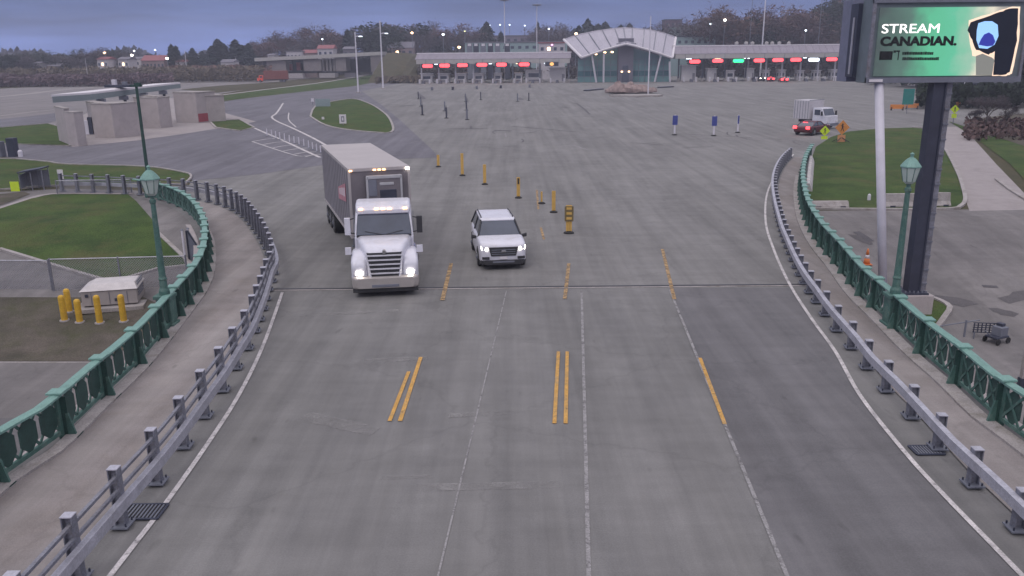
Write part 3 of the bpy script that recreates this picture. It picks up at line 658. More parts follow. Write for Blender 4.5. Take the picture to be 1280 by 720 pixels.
# columns
t = thing('billboard_column', 'thick dark steel column standing on the concrete footing under the billboard', 'column', (cb.x,cb.y,cb.z))
hc = zb-cb.z+.05
mb = MB()
mb.box((0,0,hc/2), (.40,.40,hc), darkS); mb.box((-.22,0,hc/2),(.05,.5,hc),darkS); mb.box((.22,0,hc/2),(.05,.5,hc),darkS); mb.build('shaft', t)
mb = MB(); mb.box((0,0,.04), (1.0,.95,.07), darkS)
for i in range(6):
    for s in (-1,1): mb.tube((-.42+.168*i,s*.40,.07),(-.42+.168*i,s*.40,.16),.03,greyS,n=6)
mb.build('base_plate', t)
mb = MB(); mb.box((.42,.0,hc/2), (.20,.24,hc), galv)  # pale strip added beside the shaft, stands in for its lit right side
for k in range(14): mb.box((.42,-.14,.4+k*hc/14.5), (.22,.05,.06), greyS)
mb.build('lit_side_strip', t)
a_ = gT(1103,392); b_ = at(1098.5,104,YB+.2); b_.z = zb+.05
a_ = at(1104, 392, YB+.2); a_.z = hT(YB)
t = thing('billboard_strut', 'slim white round pole holding up the left end of the billboard', 'pole', a_)
mb = MB(); d_ = b_-a_; mb.tube((0,0,0), d_, .17, whiteS, r1=.165, n=18); mb.build('shaft', t, smooth=True)
mb = MB(); mb.box((0,0,.05), (.8,.8,.1), greyS); mb.build('base_plate', t)
# ------------------------------------------------------------------ vehicles (front at y=0, facing -y)
def wheel(t, x, y, r, w, rim=chrome, name='wheel'):
    sg = 1 if x > 0 else -1
    mb = MB(); n = 20; prof = [(r*.62,-w/2),(r*.93,-w/2),(r,-w/2+.03),(r,w/2-.03),(r*.93,w/2),(r*.62,w/2)]
    mb.loft([[Vector((q[1],q[0]*math.cos(2*math.pi*i/n),q[0]*math.sin(2*math.pi*i/n))) for i in range(n)] for q in prof], blk, caps=True)
    o = mb.build('wheel', t, loc=(x,y,r)); 
    mb = MB(); mb.tube((sg*(w/2-.03),0,0),(sg*(w/2+.012),0,0), r*.60, rim, n=16); mb.tube((sg*(w/2),0,0),(sg*(w/2+.05),0,0), r*.18, greyS, n=10)
    for i in range(5):
        a = 2*math.pi*i/5; mb.box((sg*(w/2+.018), r*.36*math.cos(a), r*.36*math.sin(a)), (.015,r*.16,r*.16), darkS, rx=a)
    mb.build('rim', o)
def car(label, cat, loc, rz, paint, suv=True, lights='head', L_=5.0, group=None, W_=2.0, name=None, tail=redE, tailbig=1.0):
    t = thing(name or ('suv' if suv else 'car'), label, cat, loc, rz, group)
    zt = 1.12 if suv else .95; top = 1.76 if suv else 1.44; k = L_/5.0
    Y = lambda v: v*k
    S = [(0,.40,zt-.12,W_*.80,.08),(.06,.30,zt-.05,W_*.90,.12),(.25,.26,zt,W_*.96,.14),(.7,.25,zt+.03,W_*.985,.15),(1.35,.25,zt+.06,W_,.14),(3.0,.25,zt+.02,W_,.14),(4.5,.27,zt+.02,W_*.985,.14),(4.85,.32,zt,W_*.95,.14),(5.0,.42,zt-.12,W_*.86,.12)]
    mb = MB(); mb.loft([rrect(w,zb,z2,r,Y(y)) for y,zb,z2,w,r in S], paint); body = mb.build('body', t, smooth=True)
    # greenhouse
    b0, b1 = (1.38, 4.92 if suv else 4.3); r0, r1 = (2.10, 4.45 if suv else 3.4)
    wb, wr = W_*.93, W_*.74; pc = blkP if suv else paint
    mb = MB(); mb.hexa([Vector(v) for v in ((-wb/2,Y(b0),zt+.02),(wb/2,Y(b0),zt+.02),(wb/2,Y(b1),zt),(-wb/2,Y(b1),zt),(-wr/2,Y(r0),top-.06),(wr/2,Y(r0),top-.06),(wr/2,Y(r1),top-.06),(-wr/2,Y(r1),top-.06))], glassD); mb.build('window_glass', t, bevel=.07)
    mb = MB(); mb.loft([rrect(wr*.96,top-.09,top-.045,.02,Y(r0)-.03),rrect(wr+.05,top-.10,top,.04,Y(r0)+.25),rrect(wr+.05,top-.10,top+.01,.04,Y(r1)-.5),rrect(wr*.98,top-.1,top-.03,.03,Y(r1)+.05)], paint)
    mb.build('roof', t, bevel=.01)
    for s in (-1,1):
        ym = (b0+b1)/2+.1
        for (ya,yb) in ((b0,r0),(b1,r1),(ym,ym)):
            mb = MB(); mb.tube((s*wb/2,Y(ya),zt),(s*wr/2,Y(yb),top-.05),.04,pc,n=6); mb.build('pillar', t)
    if suv:
        for s in (-1,1):
            mb = MB(); mb.tube((s*(wr/2-.04),Y(r0+.3),top+.05),(s*(wr/2-.04),Y(r1-.2),top+.05),.022,blkP,n=6)
            for q in (r0+.35,(r0+r1)/2,r1-.25): mb.box((s*(wr/2-.04),Y(q),top+.02),(.04,.08,.06),blkP)
            mb.build('roof_rack', t)
    # front
    mb = MB(); mb.hexa([Vector(v) for v in ((-.52,-.04,.60),(.52,-.04,.60),(.52,.06,.60),(-.52,.06,.60),(-.62,-.02,.97),(.62,-.02,.97),(.62,.12,.97),(-.62,.12,.97))], blkP)
    for z_ in (.68,.77,.86): mb.box((0,-.045+(z_-.60)*.05,z_),(1.0,.03,.022),greyS)
    mb.box((0,-.05,.80),(.18,.03,.08),chrome); mb.build('grille', t, bevel=.01)
    mb = MB(); mb.loft([rrect(W_*.80,.24,.42,.05,-.06),rrect(W_*.93,.22,.44,.05,.10),rrect(W_*.97,.22,.40,.05,.5)], blkP)
    mb.box((0,-.05,.36),(.9,.03,.07),greyS); mb.box((0,-.035,.52),(.32,.02,.11),trimW); mb.build('bumper', t)
    for s in (-1,1):
        mb = MB(); hl = headE if lights == 'head' else trimW
        mb.hexa([Vector(v) for v in ((s*.66,-.05,.83),(s*.90,.05,.83),(s*.90,.25,.83),(s*.66,.2,.83),(s*.66,-.03,.98),(s*.94,.08,1.0),(s*.94,.3,1.0),(s*.66,.25,.98))], hl); h_ = mb.build('headlight', t, bevel=.02)
        mb = MB(); mb.box((s*.74,.0,.52),(.30,.08,.10),blkP,rz=s*.25); mb.build('fog_lamp', t)
        mb = MB(); mb.hexa([Vector(v) for v in ((s*.98,Y(1.55),1.02+zt-1.12),(s*1.2,Y(1.6),1.04+zt-1.12),(s*1.2,Y(1.72),1.04+zt-1.12),(s*.98,Y(1.7),1.02+zt-1.12),(s*.98,Y(1.55),1.14+zt-1.12),(s*1.2,Y(1.6),1.2+zt-1.12),(s*1.2,Y(1.72),1.2+zt-1.12),(s*.98,Y(1.7),1.14+zt-1.12))], blkP); mb.build('mirror', t, bevel=.02)
        mb = MB(); mb.box((s*(.80-.04*tailbig),L_+.02,.84),(.30*min(tailbig,2.2),.12,.22*min(tailbig,2.6)),tail if lights == 'tail' else mat('red_lens',(.25,.01,.01),.3)); mb.build('tail_light', t, bevel=.01)
        for (ya) in (.98, 3.95):
            mb = MB(); n = 18
            mb.tube((s*(W_/2-.08),Y(ya),.40),(s*(W_/2+.006),Y(ya),.40),.43,blkP,n=n); mb.build('wheel_arch', t)
            wheel(t, s*(W_/2-.10), Y(ya), .37, .24)
        for ya in (2.35,3.3):
            mb = MB(); mb.box((s*(W_/2+.005),Y(ya),zt-.15),(.03,.18,.03),chrome); mb.build('door_handle', t)
    if lights == 'tail':
        mb = MB(); mb.box((0,L_-.75,top-.1),(.5,.06,.06),tail); mb.build('brake_light', t)
    return t
pS = (g(600,333,.2)+g(659,331,.2))/2
car('white SUV with lit headlights driving down the approach beside the lorry', 'suv', (pS.x+.0,pS.y,.02), R(7), truckW, True, 'head')

def semi():
    c = (g(442,357,.5)+g(522,354,.5))/2
    t = thing('semi_truck', 'white articulated lorry with grey box trailer and lit headlights driving towards the bridge', 'lorry', (c.x,c.y,.02), R(8))
    mb = MB(); mb.loft([rrect(1.2,.62,1.60,.12,.10),rrect(1.35,.62,1.76,.16,.22),rrect(1.65,.62,1.86,.20,.8),rrect(1.95,.62,1.90,.20,1.5),rrect(2.15,.62,1.93,.18,2.1)], truckW)
    mb.build('hood', t, smooth=True)
    for s in (-1,1):
        mb = MB()
        mb.loft([rrect(.46,.62,1.22,.10,.06,cx=s*.94),rrect(.60,.60,1.42,.14,.25,cx=s*.93),rrect(.62,.66,1.58,.14,.8,cx=s*.92),rrect(.60,.70,1.55,.14,1.5,cx=s*.93),rrect(.55,.5,1.15,.10,1.95,cx=s*.92)], truckW); mb.build('fender', t, smooth=True)
        mb = MB(); mb.hexa([Vector(v) for v in ((s*.72,.02,.80),(s*1.14,.12,.80),(s*1.14,.3,.80),(s*.72,.2,.80),(s*.76,.10,1.14),(s*1.16,.22,1.18),(s*1.16,.4,1.18),(s*.76,.3,1.14))], mat('headlight_lens',(.22,.23,.27),.15)); hl = mb.build('headlight', t, bevel=.01)
        mb = MB(); mb.box((s*.94,.03,.93),(.24,.10,.13),headE,rz=s*.25); mb.build('lamp', hl)
        mb = MB(); mb.tube((s*1.12,.75,1.35),(s*1.30,.6,1.62),.02,blkP,n=5); mb.box((s*1.32,.6,1.66),(.22,.10,.26),truckW); mb.build('hood_mirror', t)
        mb = MB(); mb.tube((s*1.12,2.1,2.0),(s*1.34,2.05,2.05),.03,blkP,n=6); mb.tube((s*1.12,2.1,2.6),(s*1.34,2.05,2.55),.03,blkP,n=6); mb.box((s*1.38,2.05,2.3),(.22,.16,.66),blkP if s > 0 else truckW); mb.build('mirror', t, bevel=.03)
        mb = MB(); mb.hexa([Vector(v) for v in ((s*1.155,2.35,1.95),(s*1.165,3.2,1.95),(s*1.165,3.2,2.62),(s*1.155,2.62,2.62),(s*1.17,2.35,1.95),(s*1.18,3.2,1.95),(s*1.18,3.2,2.62),(s*1.17,2.62,2.62))], glassD); mb.build('side_window', t)
        mb = MB(); mb.tube((s*1.02,3.0,.75),(s*1.02,4.6,.75),.32,chrome,n=16); mb.build('fuel_tank', t)
        for z_ in (.55,.9): mb = MB(); mb.box((s*1.05,2.45,z_),(.4,.5,.08),greyS); mb.build('step', t)
    mb = MB(); mb.hexa([Vector(v) for v in ((-.50,.03,.66),(.50,.03,.66),(.50,.2,.66),(-.50,.2,.66),(-.66,.10,1.66),(.66,.10,1.66),(.66,.3,1.66),(-.66,.3,1.66))], blkP); gr = mb.build('grille', t)
    mb = MB()
    for i in range(6):
        z_ = .74+i*.165; w_ = 1.0+.055*i
        mb.box((0,.0+(z_-.66)*.075,z_),(w_,.06,.045),truckW)
    for s in (-1,1): mb.tube((s*.51,.02,.68),(s*.67,.09,1.66),.035,truckW,n=6)
    mb.build('grille_bars', gr)
    mb = MB(); mb.tube((0,.02,1.70),(0,.14,1.72),.07,chrome,n=12); mb.build('hood_badge', t)
    bmp = mat('bumper_alloy', (.42,.39,.375), .4, metal=.3, var=.08)
    mb = MB(); mb.loft([rrect(2.1,.36,.74,.10,-.06),rrect(2.42,.33,.80,.10,.06),rrect(2.50,.33,.82,.08,.5)], bmp); mb.box((0,-.07,.45),(1.0,.03,.1),greyS); mb.build('bumper', t, bevel=.01)
    mb = MB(); mb.box((0,.35,.27),(2.4,.6,.16),blkP); mb.build('air_dam', t)
    # cab
    mb = MB()
    mb.hexa([Vector(v) for v in ((-1.12,2.0,.75),(1.12,2.0,.75),(1.15,4.15,.75),(-1.15,4.15,.75),(-1.14,2.0,1.88),(1.14,2.0,1.88),(1.16,4.15,1.88),(-1.16,4.15,1.88))], truckW)
    mb.hexa([Vector(v) for v in ((-1.14,2.02,1.875),(1.14,2.02,1.875),(1.16,4.15,1.875),(-1.16,4.15,1.875),(-1.07,2.55,2.74),(1.07,2.55,2.74),(1.12,4.15,2.74),(-1.12,4.15,2.74))], truckW)
    mb.build('cab', t, bevel=.05)
    mb = MB(); mb.hexa([Vector(v) for v in ((-1.07,2.015,1.93),(1.07,2.015,1.93),(1.07,2.2,1.93),(-1.07,2.2,1.93),(-1.0,2.47,2.66),(1.0,2.47,2.66),(1.0,2.7,2.66),(-1.0,2.7,2.66))], glassD); ws = mb.build('windshield', t, bevel=.03)
    mb = MB()
    for s in (-1,1): mb.tube((s*.1,2.02,1.95),(s*.72,2.08,2.07),.012,blk,n=4)
    mb.build('wipers', ws)
    mb = MB(); mb.box((0,2.03,1.90),(2.1,.08,.06),blkP); mb.build('cowl', t)
    mb = MB(); mb.loft([rrect(2.0,2.70,2.84,.05,2.42),rrect(2.12,2.70,2.98,.09,2.60),rrect(2.17,2.70,3.04,.12,3.2),rrect(2.18,2.70,3.02,.12,4.1)], truckW); mb.build('roof_fairing', t, bevel=.01)
    for x in (-.85,-.25,0,.25,.85):
        mb = MB(); mb.box((x,2.44,2.88),(.15,.10,.07),ambE); mb.build('marker_light', t)
    mb = MB()
    for s in (-1,1): mb.box((s*.42,4.2,.78),(.1,6.6,.28),darkS)
    mb.box((0,6.3,1.05),(1.0,1.1,.1),darkS); mb.build('frame_rail', t)
    wheel(t,-1.02,1.1,.51,.30); wheel(t,1.02,1.1,.51,.30)
    for y_ in (5.6,6.9):
        wheel(t,-.92,y_,.51,.56); wheel(t,.92,y_,.51,.56)
    for s in (-1,1):
        mb = MB(); mb.tube((s*.98,1.1,.55),(s*1.145,1.1,.55),.58,blk,n=24); mb.build('wheel_arch', t)
    # trailer, kept in its own frame but a part of the same vehicle
    TL = 10.2; fl = g(435,212,4.1); fr = g(511,208,4.1); fc = (fl+fr)/2
    ang = R(18.5); dx, dy = fc.x-c.x, fc.y-c.y; ca, sa = math.cos(-R(8)), math.sin(-R(8))
    lc = Vector((dx*ca-dy*sa, dx*sa+dy*ca, 0))
    grey = mat('trailer_side', (.24,.225,.245), .55, var=.07, scale=.8, stain=(.15,.14,.15), stscale=.5, stamt=.5)
    front = mat('trailer_front', (.16,.145,.16), .5, var=.15, scale=.9, stain=(.2,.19,.2), stscale=.9, stamt=.6)
    roofm = mat('trailer_roof', (.40,.37,.37), .6, var=.06, scale=.5)
    mb = MB(); mb.box((0,TL/2,2.62),(2.56,TL,2.90),grey); tr = mb.build('trailer', t, loc=lc, rz=ang-R(8))
    mb = MB(); mb.box((0,TL/2,4.085),(2.60,TL+.02,.05),roofm); mb.build('roof', tr)
    mb = MB(); mb.box((0,-.015,2.62),(2.42,.03,2.80),front); mb.build('front_wall', tr)
    mb = MB()
    for s in (-1,1):
        mb.box((s*1.26,-.02,2.62),(.10,.07,2.92),roofm); mb.box((s*1.285,TL/2,1.20),(.05,TL,.12),roofm); mb.box((s*1.285,TL/2,4.03),(.04,TL,.10),roofm)
        for k in range(16): mb.box((s*1.285,.6+k*TL/16,2.6),(.02,.04,2.7),front)
    mb.box((0,-.03,4.04),(2.5,.06,.12),roofm); mb.build('rails', tr)
    # refrigeration unit on the nose
    ree = mat('reefer_unit_white', (.42,.42,.44), .5, var=.1)
    mb = MB(); mb.box((.15,-.16,3.05),(1.5,.30,1.5),front)
    for s in (-1,1): mb.box((.15+s*.72,-.30,3.05),(.09,.08,1.45),ree)
    mb.box((.15,-.30,3.74),(1.5,.08,.14),ree); mb.box((-.35,-.31,3.3),(.35,.05,.7),greyS); mb.box((.25,-.31,3.45),(.6,.05,.12),ree); mb.box((.3,-.31,2.9),(.7,.05,.6),darkS); mb.build('cooling_unit', tr, bevel=.02)
    for x in (-1.2,-.2,0,.2,1.2):
        mb = MB(); mb.box((x,-.07,4.02),(.12,.06,.06) if x < 1 else (.16,.08,.08), ambE if x < 1 else headE); mb.build('marker_light', tr)
    pk = mat('pink_lettering', (.50,.22,.26), .6, var=.2, scale=3)
    for s in (-1,1):
        mb = MB(); zz = [2.2,2.9,2.5,3.2,2.7,3.3,2.6,3.1]; pts = [(1.2+.3*k, z_) for k, z_ in enumerate(zz)]
        mb.hexa([Vector(v) for v in ((s*1.305,1.1,2.55),(s*1.315,1.1,2.55),(s*1.315,3.6,2.30),(s*1.305,3.6,2.30),(s*1.305,1.1,3.35),(s*1.315,1.1,3.35),(s*1.315,3.6,2.85),(s*1.305,3.6,2.85))], pk)
        for k in range(5): mb.box((s*1.318,1.4+.42*k,2.93-.05*k),(.012,.2,.38-.03*k),trimW)
        mb.build('side_logo', tr)
    mb = MB()
    for y_ in (TL-3.1,TL-1.8,TL-.5-.2): mb.box((0,y_,.95),(1.0,1.0,.3),darkS)
    mb.box((0,TL-1.8,1.1),(1.2,3.4,.12),darkS); mb.build('bogie', tr)
    for y_ in (TL-3.1,TL-1.85,TL-.6):
        for s in (-1,1): wheel(tr, s*.98, y_, .51, .56)
    mb = MB()
    for s in (-1,1): mb.box((s*.8,2.9,.75),(.12,.12,1.1),greyS); mb.box((s*.8,2.9,.16),(.25,.3,.05),greyS)
    mb.build('landing_leg', tr)
semi()

def box_truck(label, loc, rz, cabm, boxm, L_=7.0, hh=3.4, lights=False, dump=False):
    t = thing('box_truck', label, 'truck', loc, rz)
    mb = MB(); mb.hexa([Vector(v) for v in ((-1.0,0,.5),(1.0,0,.5),(1.05,2.0,.5),(-1.05,2.0,.5),(-1.0,.05,1.5),(1.0,.05,1.5),(1.05,2.0,1.5),(-1.05,2.0,1.5))], cabm)
    mb.hexa([Vector(v) for v in ((-1.0,.4,1.49),(1.0,.4,1.49),(1.05,2.0,1.49),(-1.05,2.0,1.49),(-.95,.8,2.35),(.95,.8,2.35),(1.0,2.0,2.35),(-1.0,2.0,2.35))], cabm); mb.build('cab', t, bevel=.05)
    mb = MB(); mb.hexa([Vector(v) for v in ((-.92,.39,1.52),(.92,.39,1.52),(.9,.6,1.52),(-.9,.6,1.52),(-.86,.74,2.25),(.86,.74,2.25),(.86,.9,2.25),(-.86,.9,2.25))], glassD); mb.build('windshield', t)
    for s in (-1,1):
        mb = MB(); mb.box((s*1.03,1.35,1.85),(.05,.75,.6),glassD); mb.build('side_window', t)
        mb = MB(); mb.box((s*1.28,.55,1.75),(.2,.12,.5),blkP); mb.tube((s*1.0,.6,1.7),(s*1.25,.55,1.7),.03,blkP,n=5); mb.build('mirror', t)
        mb = MB(); mb.box((s*.78,.0,.85),(.32,.1,.2),headE if lights else trimW); mb.build('headlight', t)
        wheel(t,s*.92,1.05,.45,.28); wheel(t,s*.9,L_-1.4,.45,.5)
        if dump: wheel(t,s*.9,L_-2.5,.45,.5)
    mb = MB(); mb.box((0,L_/2+1.15,(1.0+hh)/2),(2.5,L_-2.3,hh-1.0),boxm)
    for s in (-1,1):
        for k in range(6): mb.box((s*1.26,2.5+k*(L_-2.5)/5.5,(1+hh)/2),(.03,.06,hh-1.1),greyS if not dump else boxm)
    mb.box((0,2.35,hh+.02),(2.54,.08,.08),greyS); mb.build('cargo_box', t, bevel=.02)
    mb = MB(); mb.box((0,L_/2,.75),(.9,L_-.4,.3),darkS); mb.box((0,-.05,.5),(2.1,.2,.3),greyS); mb.build('chassis', t)
    return t
pt = gT(1038,161.5)
box_truck('white box truck turning on the plaza behind the dark red-lit car', (pt.x+.2,pt.y+.2,.02), R(32), truckW, mat('white_box_panel',(.52,.50,.53),.5,var=.06), 4.6, 3.15)
p_ = gT(1004,168)
car('dark car with glowing red tail lights in front of the white box truck', 'car', (p_.x+2.6,p_.y+1.6,.02), R(132), mat('dark_red_paint',(.10,.02,.03),.35), False, 'tail', 4.5, tailbig=1.3)
pt = gT(333,103)
redP = mat('red_vehicle_paint',(.85,.11,.07),.4,var=.08)
box_truck('red truck with dark red tipper body on the ramp below the overpass', (pt.x-3,pt.y,.02), R(-82), redP, mat('dark_red_box',(.21,.06,.05),.6,var=.15), 10.5, 3.9, dump=True)
# ------------------------------------------------------------------ delineator posts, signs, small things on the plaza
def delineator(px, pyb, pyt, label, col, plate=True, group='yellow delineator posts on the plaza', w=.12, panel=None, r_base=.22):
    p = g(px,pyb); h = zat(p.x,p.y,pyt)
    t = thing('delineator_post', label, 'delineator', (p.x,p.y,.022), 0, group)
    mb = MB(); mb.lathe([(r_base,0),(r_base,.05),(r_base*.55,.10),(w*.6,.12)], (0,0,0), blk, 12); mb.build('base', t)
    mb = MB(); mb.box((0,0,.1+(h-.1)/2), (w*2.1,.06,h-.1), col); mb.tube((0,0,.1),(0,0,h),w*.45,col,n=8); mb.build('post', t, bevel=.01)
    if panel:
        mb = MB(); mb.box((0,-.06,h-panel[1]/2-.05), (panel[0],.04,panel[1]), panel[2])
        for k in range(3): mb.box((0,-.085,h-.15-panel[1]*k/3), (panel[0]*.6,.012,panel[1]*.16), panel[3])
        mb.build('sign_panel', t)
yelB = mat('faded_yellow_plastic', (.58,.36,.09), .65, var=.12)
for i,(px,pb,pt_,pn) in enumerate(((548,209,194,0),(578,220,192,0),(606,231,206,0),(648,248,222,1),(692,266,239,0),(677,255,240,2),(711,292,257,3))):
    lab = ['leftmost and farthest yellow post of the line of delineators','second yellow post from the left in the delineator line','third yellow post from the left in the delineator line','yellow delineator with thin dark strip at its top, fourth from left','yellow post standing just left of the nearest large yellow post','short faded yellow post behind the others, left of the two nearest','largest nearest yellow post with dark striped panel on top'][i]
    delineator(px,pb,pt_,lab,yelB,w=.10 if pn in (0,1) else (.05 if pn == 2 else .14),panel=None if pn in (0,2) else ((.09,.35,blkP,blkP) if pn == 1 else (.44,.75,mat('dark_yellow_stripes',(.16,.12,.05),.7),yelB)), r_base=.26 if pn == 3 else .22)
blueM = mat('blue_sign_paint',(.05,.07,.28),.5)
for px,pb,pt_,lab,pan in ((843,169,144,'leftmost of the three posts with blue panels on the open plaza',(.55,1.0,blueM,blueM)),(892,170,145,'middle one of the three posts with blue panels on the open plaza',(.55,1.0,blueM,blueM)),(922,166,144,'thin rightmost post of the three with blue panels on the open plaza',(.16,.9,blueM,blueM))):
    delineator(px,pb,pt_,lab,whiteS,group='blue panelled posts on the plaza',w=.09,panel=pan,r_base=.3)
# flexible white posts beside the hatch markings
hp = [(334,170),(340,171.5),(345,173),(350,174.5),(356,176),(362,178),(368,179.5),(374,181),(380,183),(386,185),(391,187),(396,189),(401,191)]
for i,(px,py) in enumerate(hp):
    p = gT(px,py); h = zat(p.x,p.y,py-9)
    t = thing('flexible_post', 'slim white flexible post beside the painted hatching, %s' % nth(i,len(hp)), 'delineator', (p.x,p.y,.01), 0, 'white flexible posts by the hatching')
    mb = MB(); mb.tube((0,0,0),(0,0,h),.055,whiteS,n=8); mb.build('post', t); mb = MB(); mb.tube((0,0,0),(0,0,.05),.14,greyS,n=8); mb.build('base', t)
def sign(name, px, pyb, pyt, w, hh, col, label, cat='sign', sym=None, rz=0, posts=1, back=None, postm=galv):
    p = gT(px,pyb); h = zat(p.x,p.y,pyt)-p.z
    t = thing(name, label, cat, p, rz)
    for s in ([0] if posts == 1 else (-w*.35,w*.35)):
        mb = MB(); mb.box((s,0,(h-hh*.3)/2),(.08,.06,h-hh*.3),postm); mb.build('post', t)
    mb = MB(); mb.box((0,-.05,h-hh/2),(w,.03,hh),col); pa = mb.build('panel', t, bevel=.01)
    if sym: 
        mb = MB(); sym(mb, w, hh, h-hh/2); mb.build('symbol', pa)
    return t
def sq(mb,w,hh,z):
    mb.box((0,-.07,z),(w*.45,.012,hh*.6),greyS); mb.box((0,-.08,z),(w*.22,.012,hh*.35),trimW)
sign('road_sign',429,157,143,.9,1.15,trimW,'small white sign with dark square symbol on the green lawn island',sym=sq)
sign('road_sign',404,134,123.5,2.6,1.3,mat('teal_grey_panel',(.24,.30,.32),.6),'wide grey-green panel sign on two posts at the lawn island',posts=2)
sign('road_sign',391,131,123,.5,.6,whiteS,'tiny pale sign left of the wide grey-green panel sign')
sign('road_sign',404,150,146,.35,.35,trimW,'tiny white marker low on the left side of the lawn island','marker')
sign('road_sign',77,225,212,.42,.75,trimW,'narrow white sign on the grass strip beside the dark roofed shelter')
sign('road_sign',20,239,227,.6,.75,lime,'yellow-green square sign beside the grass at the far left')
# yellow-green pedestrian diamond and orange work sign
def diamond(name, px, pyb, pyt, w, col, label, sym, plate=None, stand=False):
    p = gT(px,pyb); h = zat(p.x,p.y,pyt)-p.z
    t = thing(name, label, 'sign', p)
    mb = MB(); mb.box((0,0,(h-w*.3)/2),(.09,.06,h-w*.3),galv); mb.build('post', t)
    if stand:
        mb = MB()
        for s in (-1,1):
            mb.tube((0,0,.5),(s*.7,.5,.03),.04,blkP,n=6); mb.tube((0,0,.5),(s*.7,-.5,.03),.04,blkP,n=6)
        mb.build('stand_leg', t)
    r = w/2*1.25; z = h-r
    mb = MB(); pts = [(-r,z),(0,z+r),(r,z),(0,z-r)]; mb.add([(a,-.06,b) for a,b in pts]+[(a,-.03,b) for a,b in pts],[(0,1,2,3),(7,6,5,4),(0,4,5,1),(1,5,6,2),(2,6,7,3),(3,7,4,0)],col); pa = mb.build('panel', t)
    if plate: mb = MB(); mb.box((0,-.045,z-r-plate[1]/2),(plate[0],.03,plate[1]),plate[2]); mb.build('plate', t)
    mb = MB(); sym(mb, r, z); mb.build('symbol', pa)
def ped(mb,r,z):
    mb.tube((0,-.075,z+r*.42),(0,-.065,z+r*.42),r*.12,blkP,n=10); mb.box((0,-.07,z+r*.12),(r*.16,.012,r*.4),blkP)
    mb.box((-r*.12,-.07,z-r*.28),(r*.09,.012,r*.5),blkP,ry=.35); mb.box((r*.12,-.07,z-r*.28),(r*.09,.012,r*.5),blkP,ry=-.35); mb.box((0,-.07,z+r*.16),(r*.5,.012,r*.08),blkP,ry=.5)
diamond('pedestrian_sign',1030,174,157,.85,lime,'yellow-green diamond sign with walking figure left of the orange sign',ped,plate=(.65,.45,lime))
diamond('work_sign',1051,178,150,1.15,mat('orange_sign',(.60,.24,.06),.6),'orange diamond roadwork sign with dark symbol on the lawn corner',ped,plate=(.75,.9,mat('orange_plate',(.55,.26,.12),.6)),stand=True)
diamond('pedestrian_sign',1191,155,131,.85,lime,'yellow-green diamond sign in front of the orange barrier under the billboard',ped,plate=(.6,.5,lime))
sign('road_sign',1133,142,111,1.6,2.2,mat('teal_sign',(.02,.19,.17),.5),'teal green square sign hanging under the left part of the billboard',posts=1)
mast(1203,131,102,.30,whiteS,'short stout white pole beneath the billboard before the dark trees','pole','utility_pole')
# concrete barriers, cone
def jersey(px, py, L_, label, rz=0, h=.8):
    p = gT(px,py); t = thing('concrete_barrier', label, 'barrier', p, rz)
    mb = MB(); pr = [(-.3,.05),(-.3,.12),(-.15,.35),(-.09,h),(.09,h),(.15,.35),(.3,.12),(.3,.05)]
    mb.loft([[Vector((x,a,b)) for a,b in pr] for x in (-L_/2,L_/2)], kerbM); mb.build('block', t, bevel=.015)
    mb = MB()
    for s in (-1,1): mb.box((s*L_/3,-.30,.10),(.3,.02,.1),darkS)
    mb.build('lifting_slot', t)
jersey(1134,259,2.9,'concrete barrier on the lawn edge left of the dark column')
jersey(1166,258,1.8,'short concrete barrier on the lawn edge right of the dark column')
jersey(1036,260,2.1,'low pale concrete barrier on the lawn near the green railing',h=.42)
p0, p1 = gT(1013,203), gT(1009,240); d = p1-p0; c_ = (p0+p1)/2
t = thing('concrete_barrier','long low white barrier lying beside the far green railing','barrier',c_,math.atan2(d.y,d.x))
mb = MB(); pr = [(-.3,.05),(-.22,.3),(-.1,.55),(.1,.55),(.22,.3),(.3,.05)]; mb.loft([[Vector((x,a,b)) for a,b in pr] for x in (-d.length/2,d.length/2)], whiteP); mb.build('block', t)
def cone(px, py, label, h=.75):
    p = gT(px,py); t = thing('traffic_cone', label, 'traffic cone', (p.x,p.y,p.z+.02))
    mb = MB(); mb.box((0,0,.02),(.4,.4,.04),orng); mb.build('base', t, bevel=.01)
    mb = MB(); mb.lathe([(.15,.04),(.11,h*.4)],(0,0,0),orng,14); mb.lathe([(.108,h*.4),(.08,h*.62)],(0,0,0),trimW,14); mb.lathe([(.08,h*.62),(.035,h),(.02,h)],(0,0,0),orng,14); mb.build('cone_body', t, smooth=True)
cone(1083,331,'orange traffic cone with white band on the lower lot behind the right railing')
p = gT(1086,251); t = thing('marker_stake','tiny pale marker stake on the lawn left of the white pole','stake',p); mb = MB(); mb.lathe([(.11,0),(.10,.35),(.05,.42)],(0,0,0),whiteS,8); mb.build('post', t)
# orange barrier boards under the billboard
ob = mat('orange_board', (.62,.22,.05), .6, var=.12)
for i,(x0,x1,py) in enumerate(((1112,1130,138),(1131,1148,136.5),(1173,1186,134.5),(1187,1200,134.5))):
    A_, B_ = gT(x0,py), gT(x1,py); d = B_-A_; c_ = (A_+B_)/2
    t = thing('barrier_board','low orange barrier board, %s of the four under the billboard' % nth(i,4),'barrier',c_,math.atan2(d.y,d.x),'orange barrier boards')
    mb = MB(); mb.box((0,0,.55),(d.length*.96,.08,.65),ob); mb.build('board', t)
    for s in (-1,1): mb = MB(); mb.box((s*d.length*.4,0,.25),(.1,.5,.5),blkP); mb.build('foot', t)
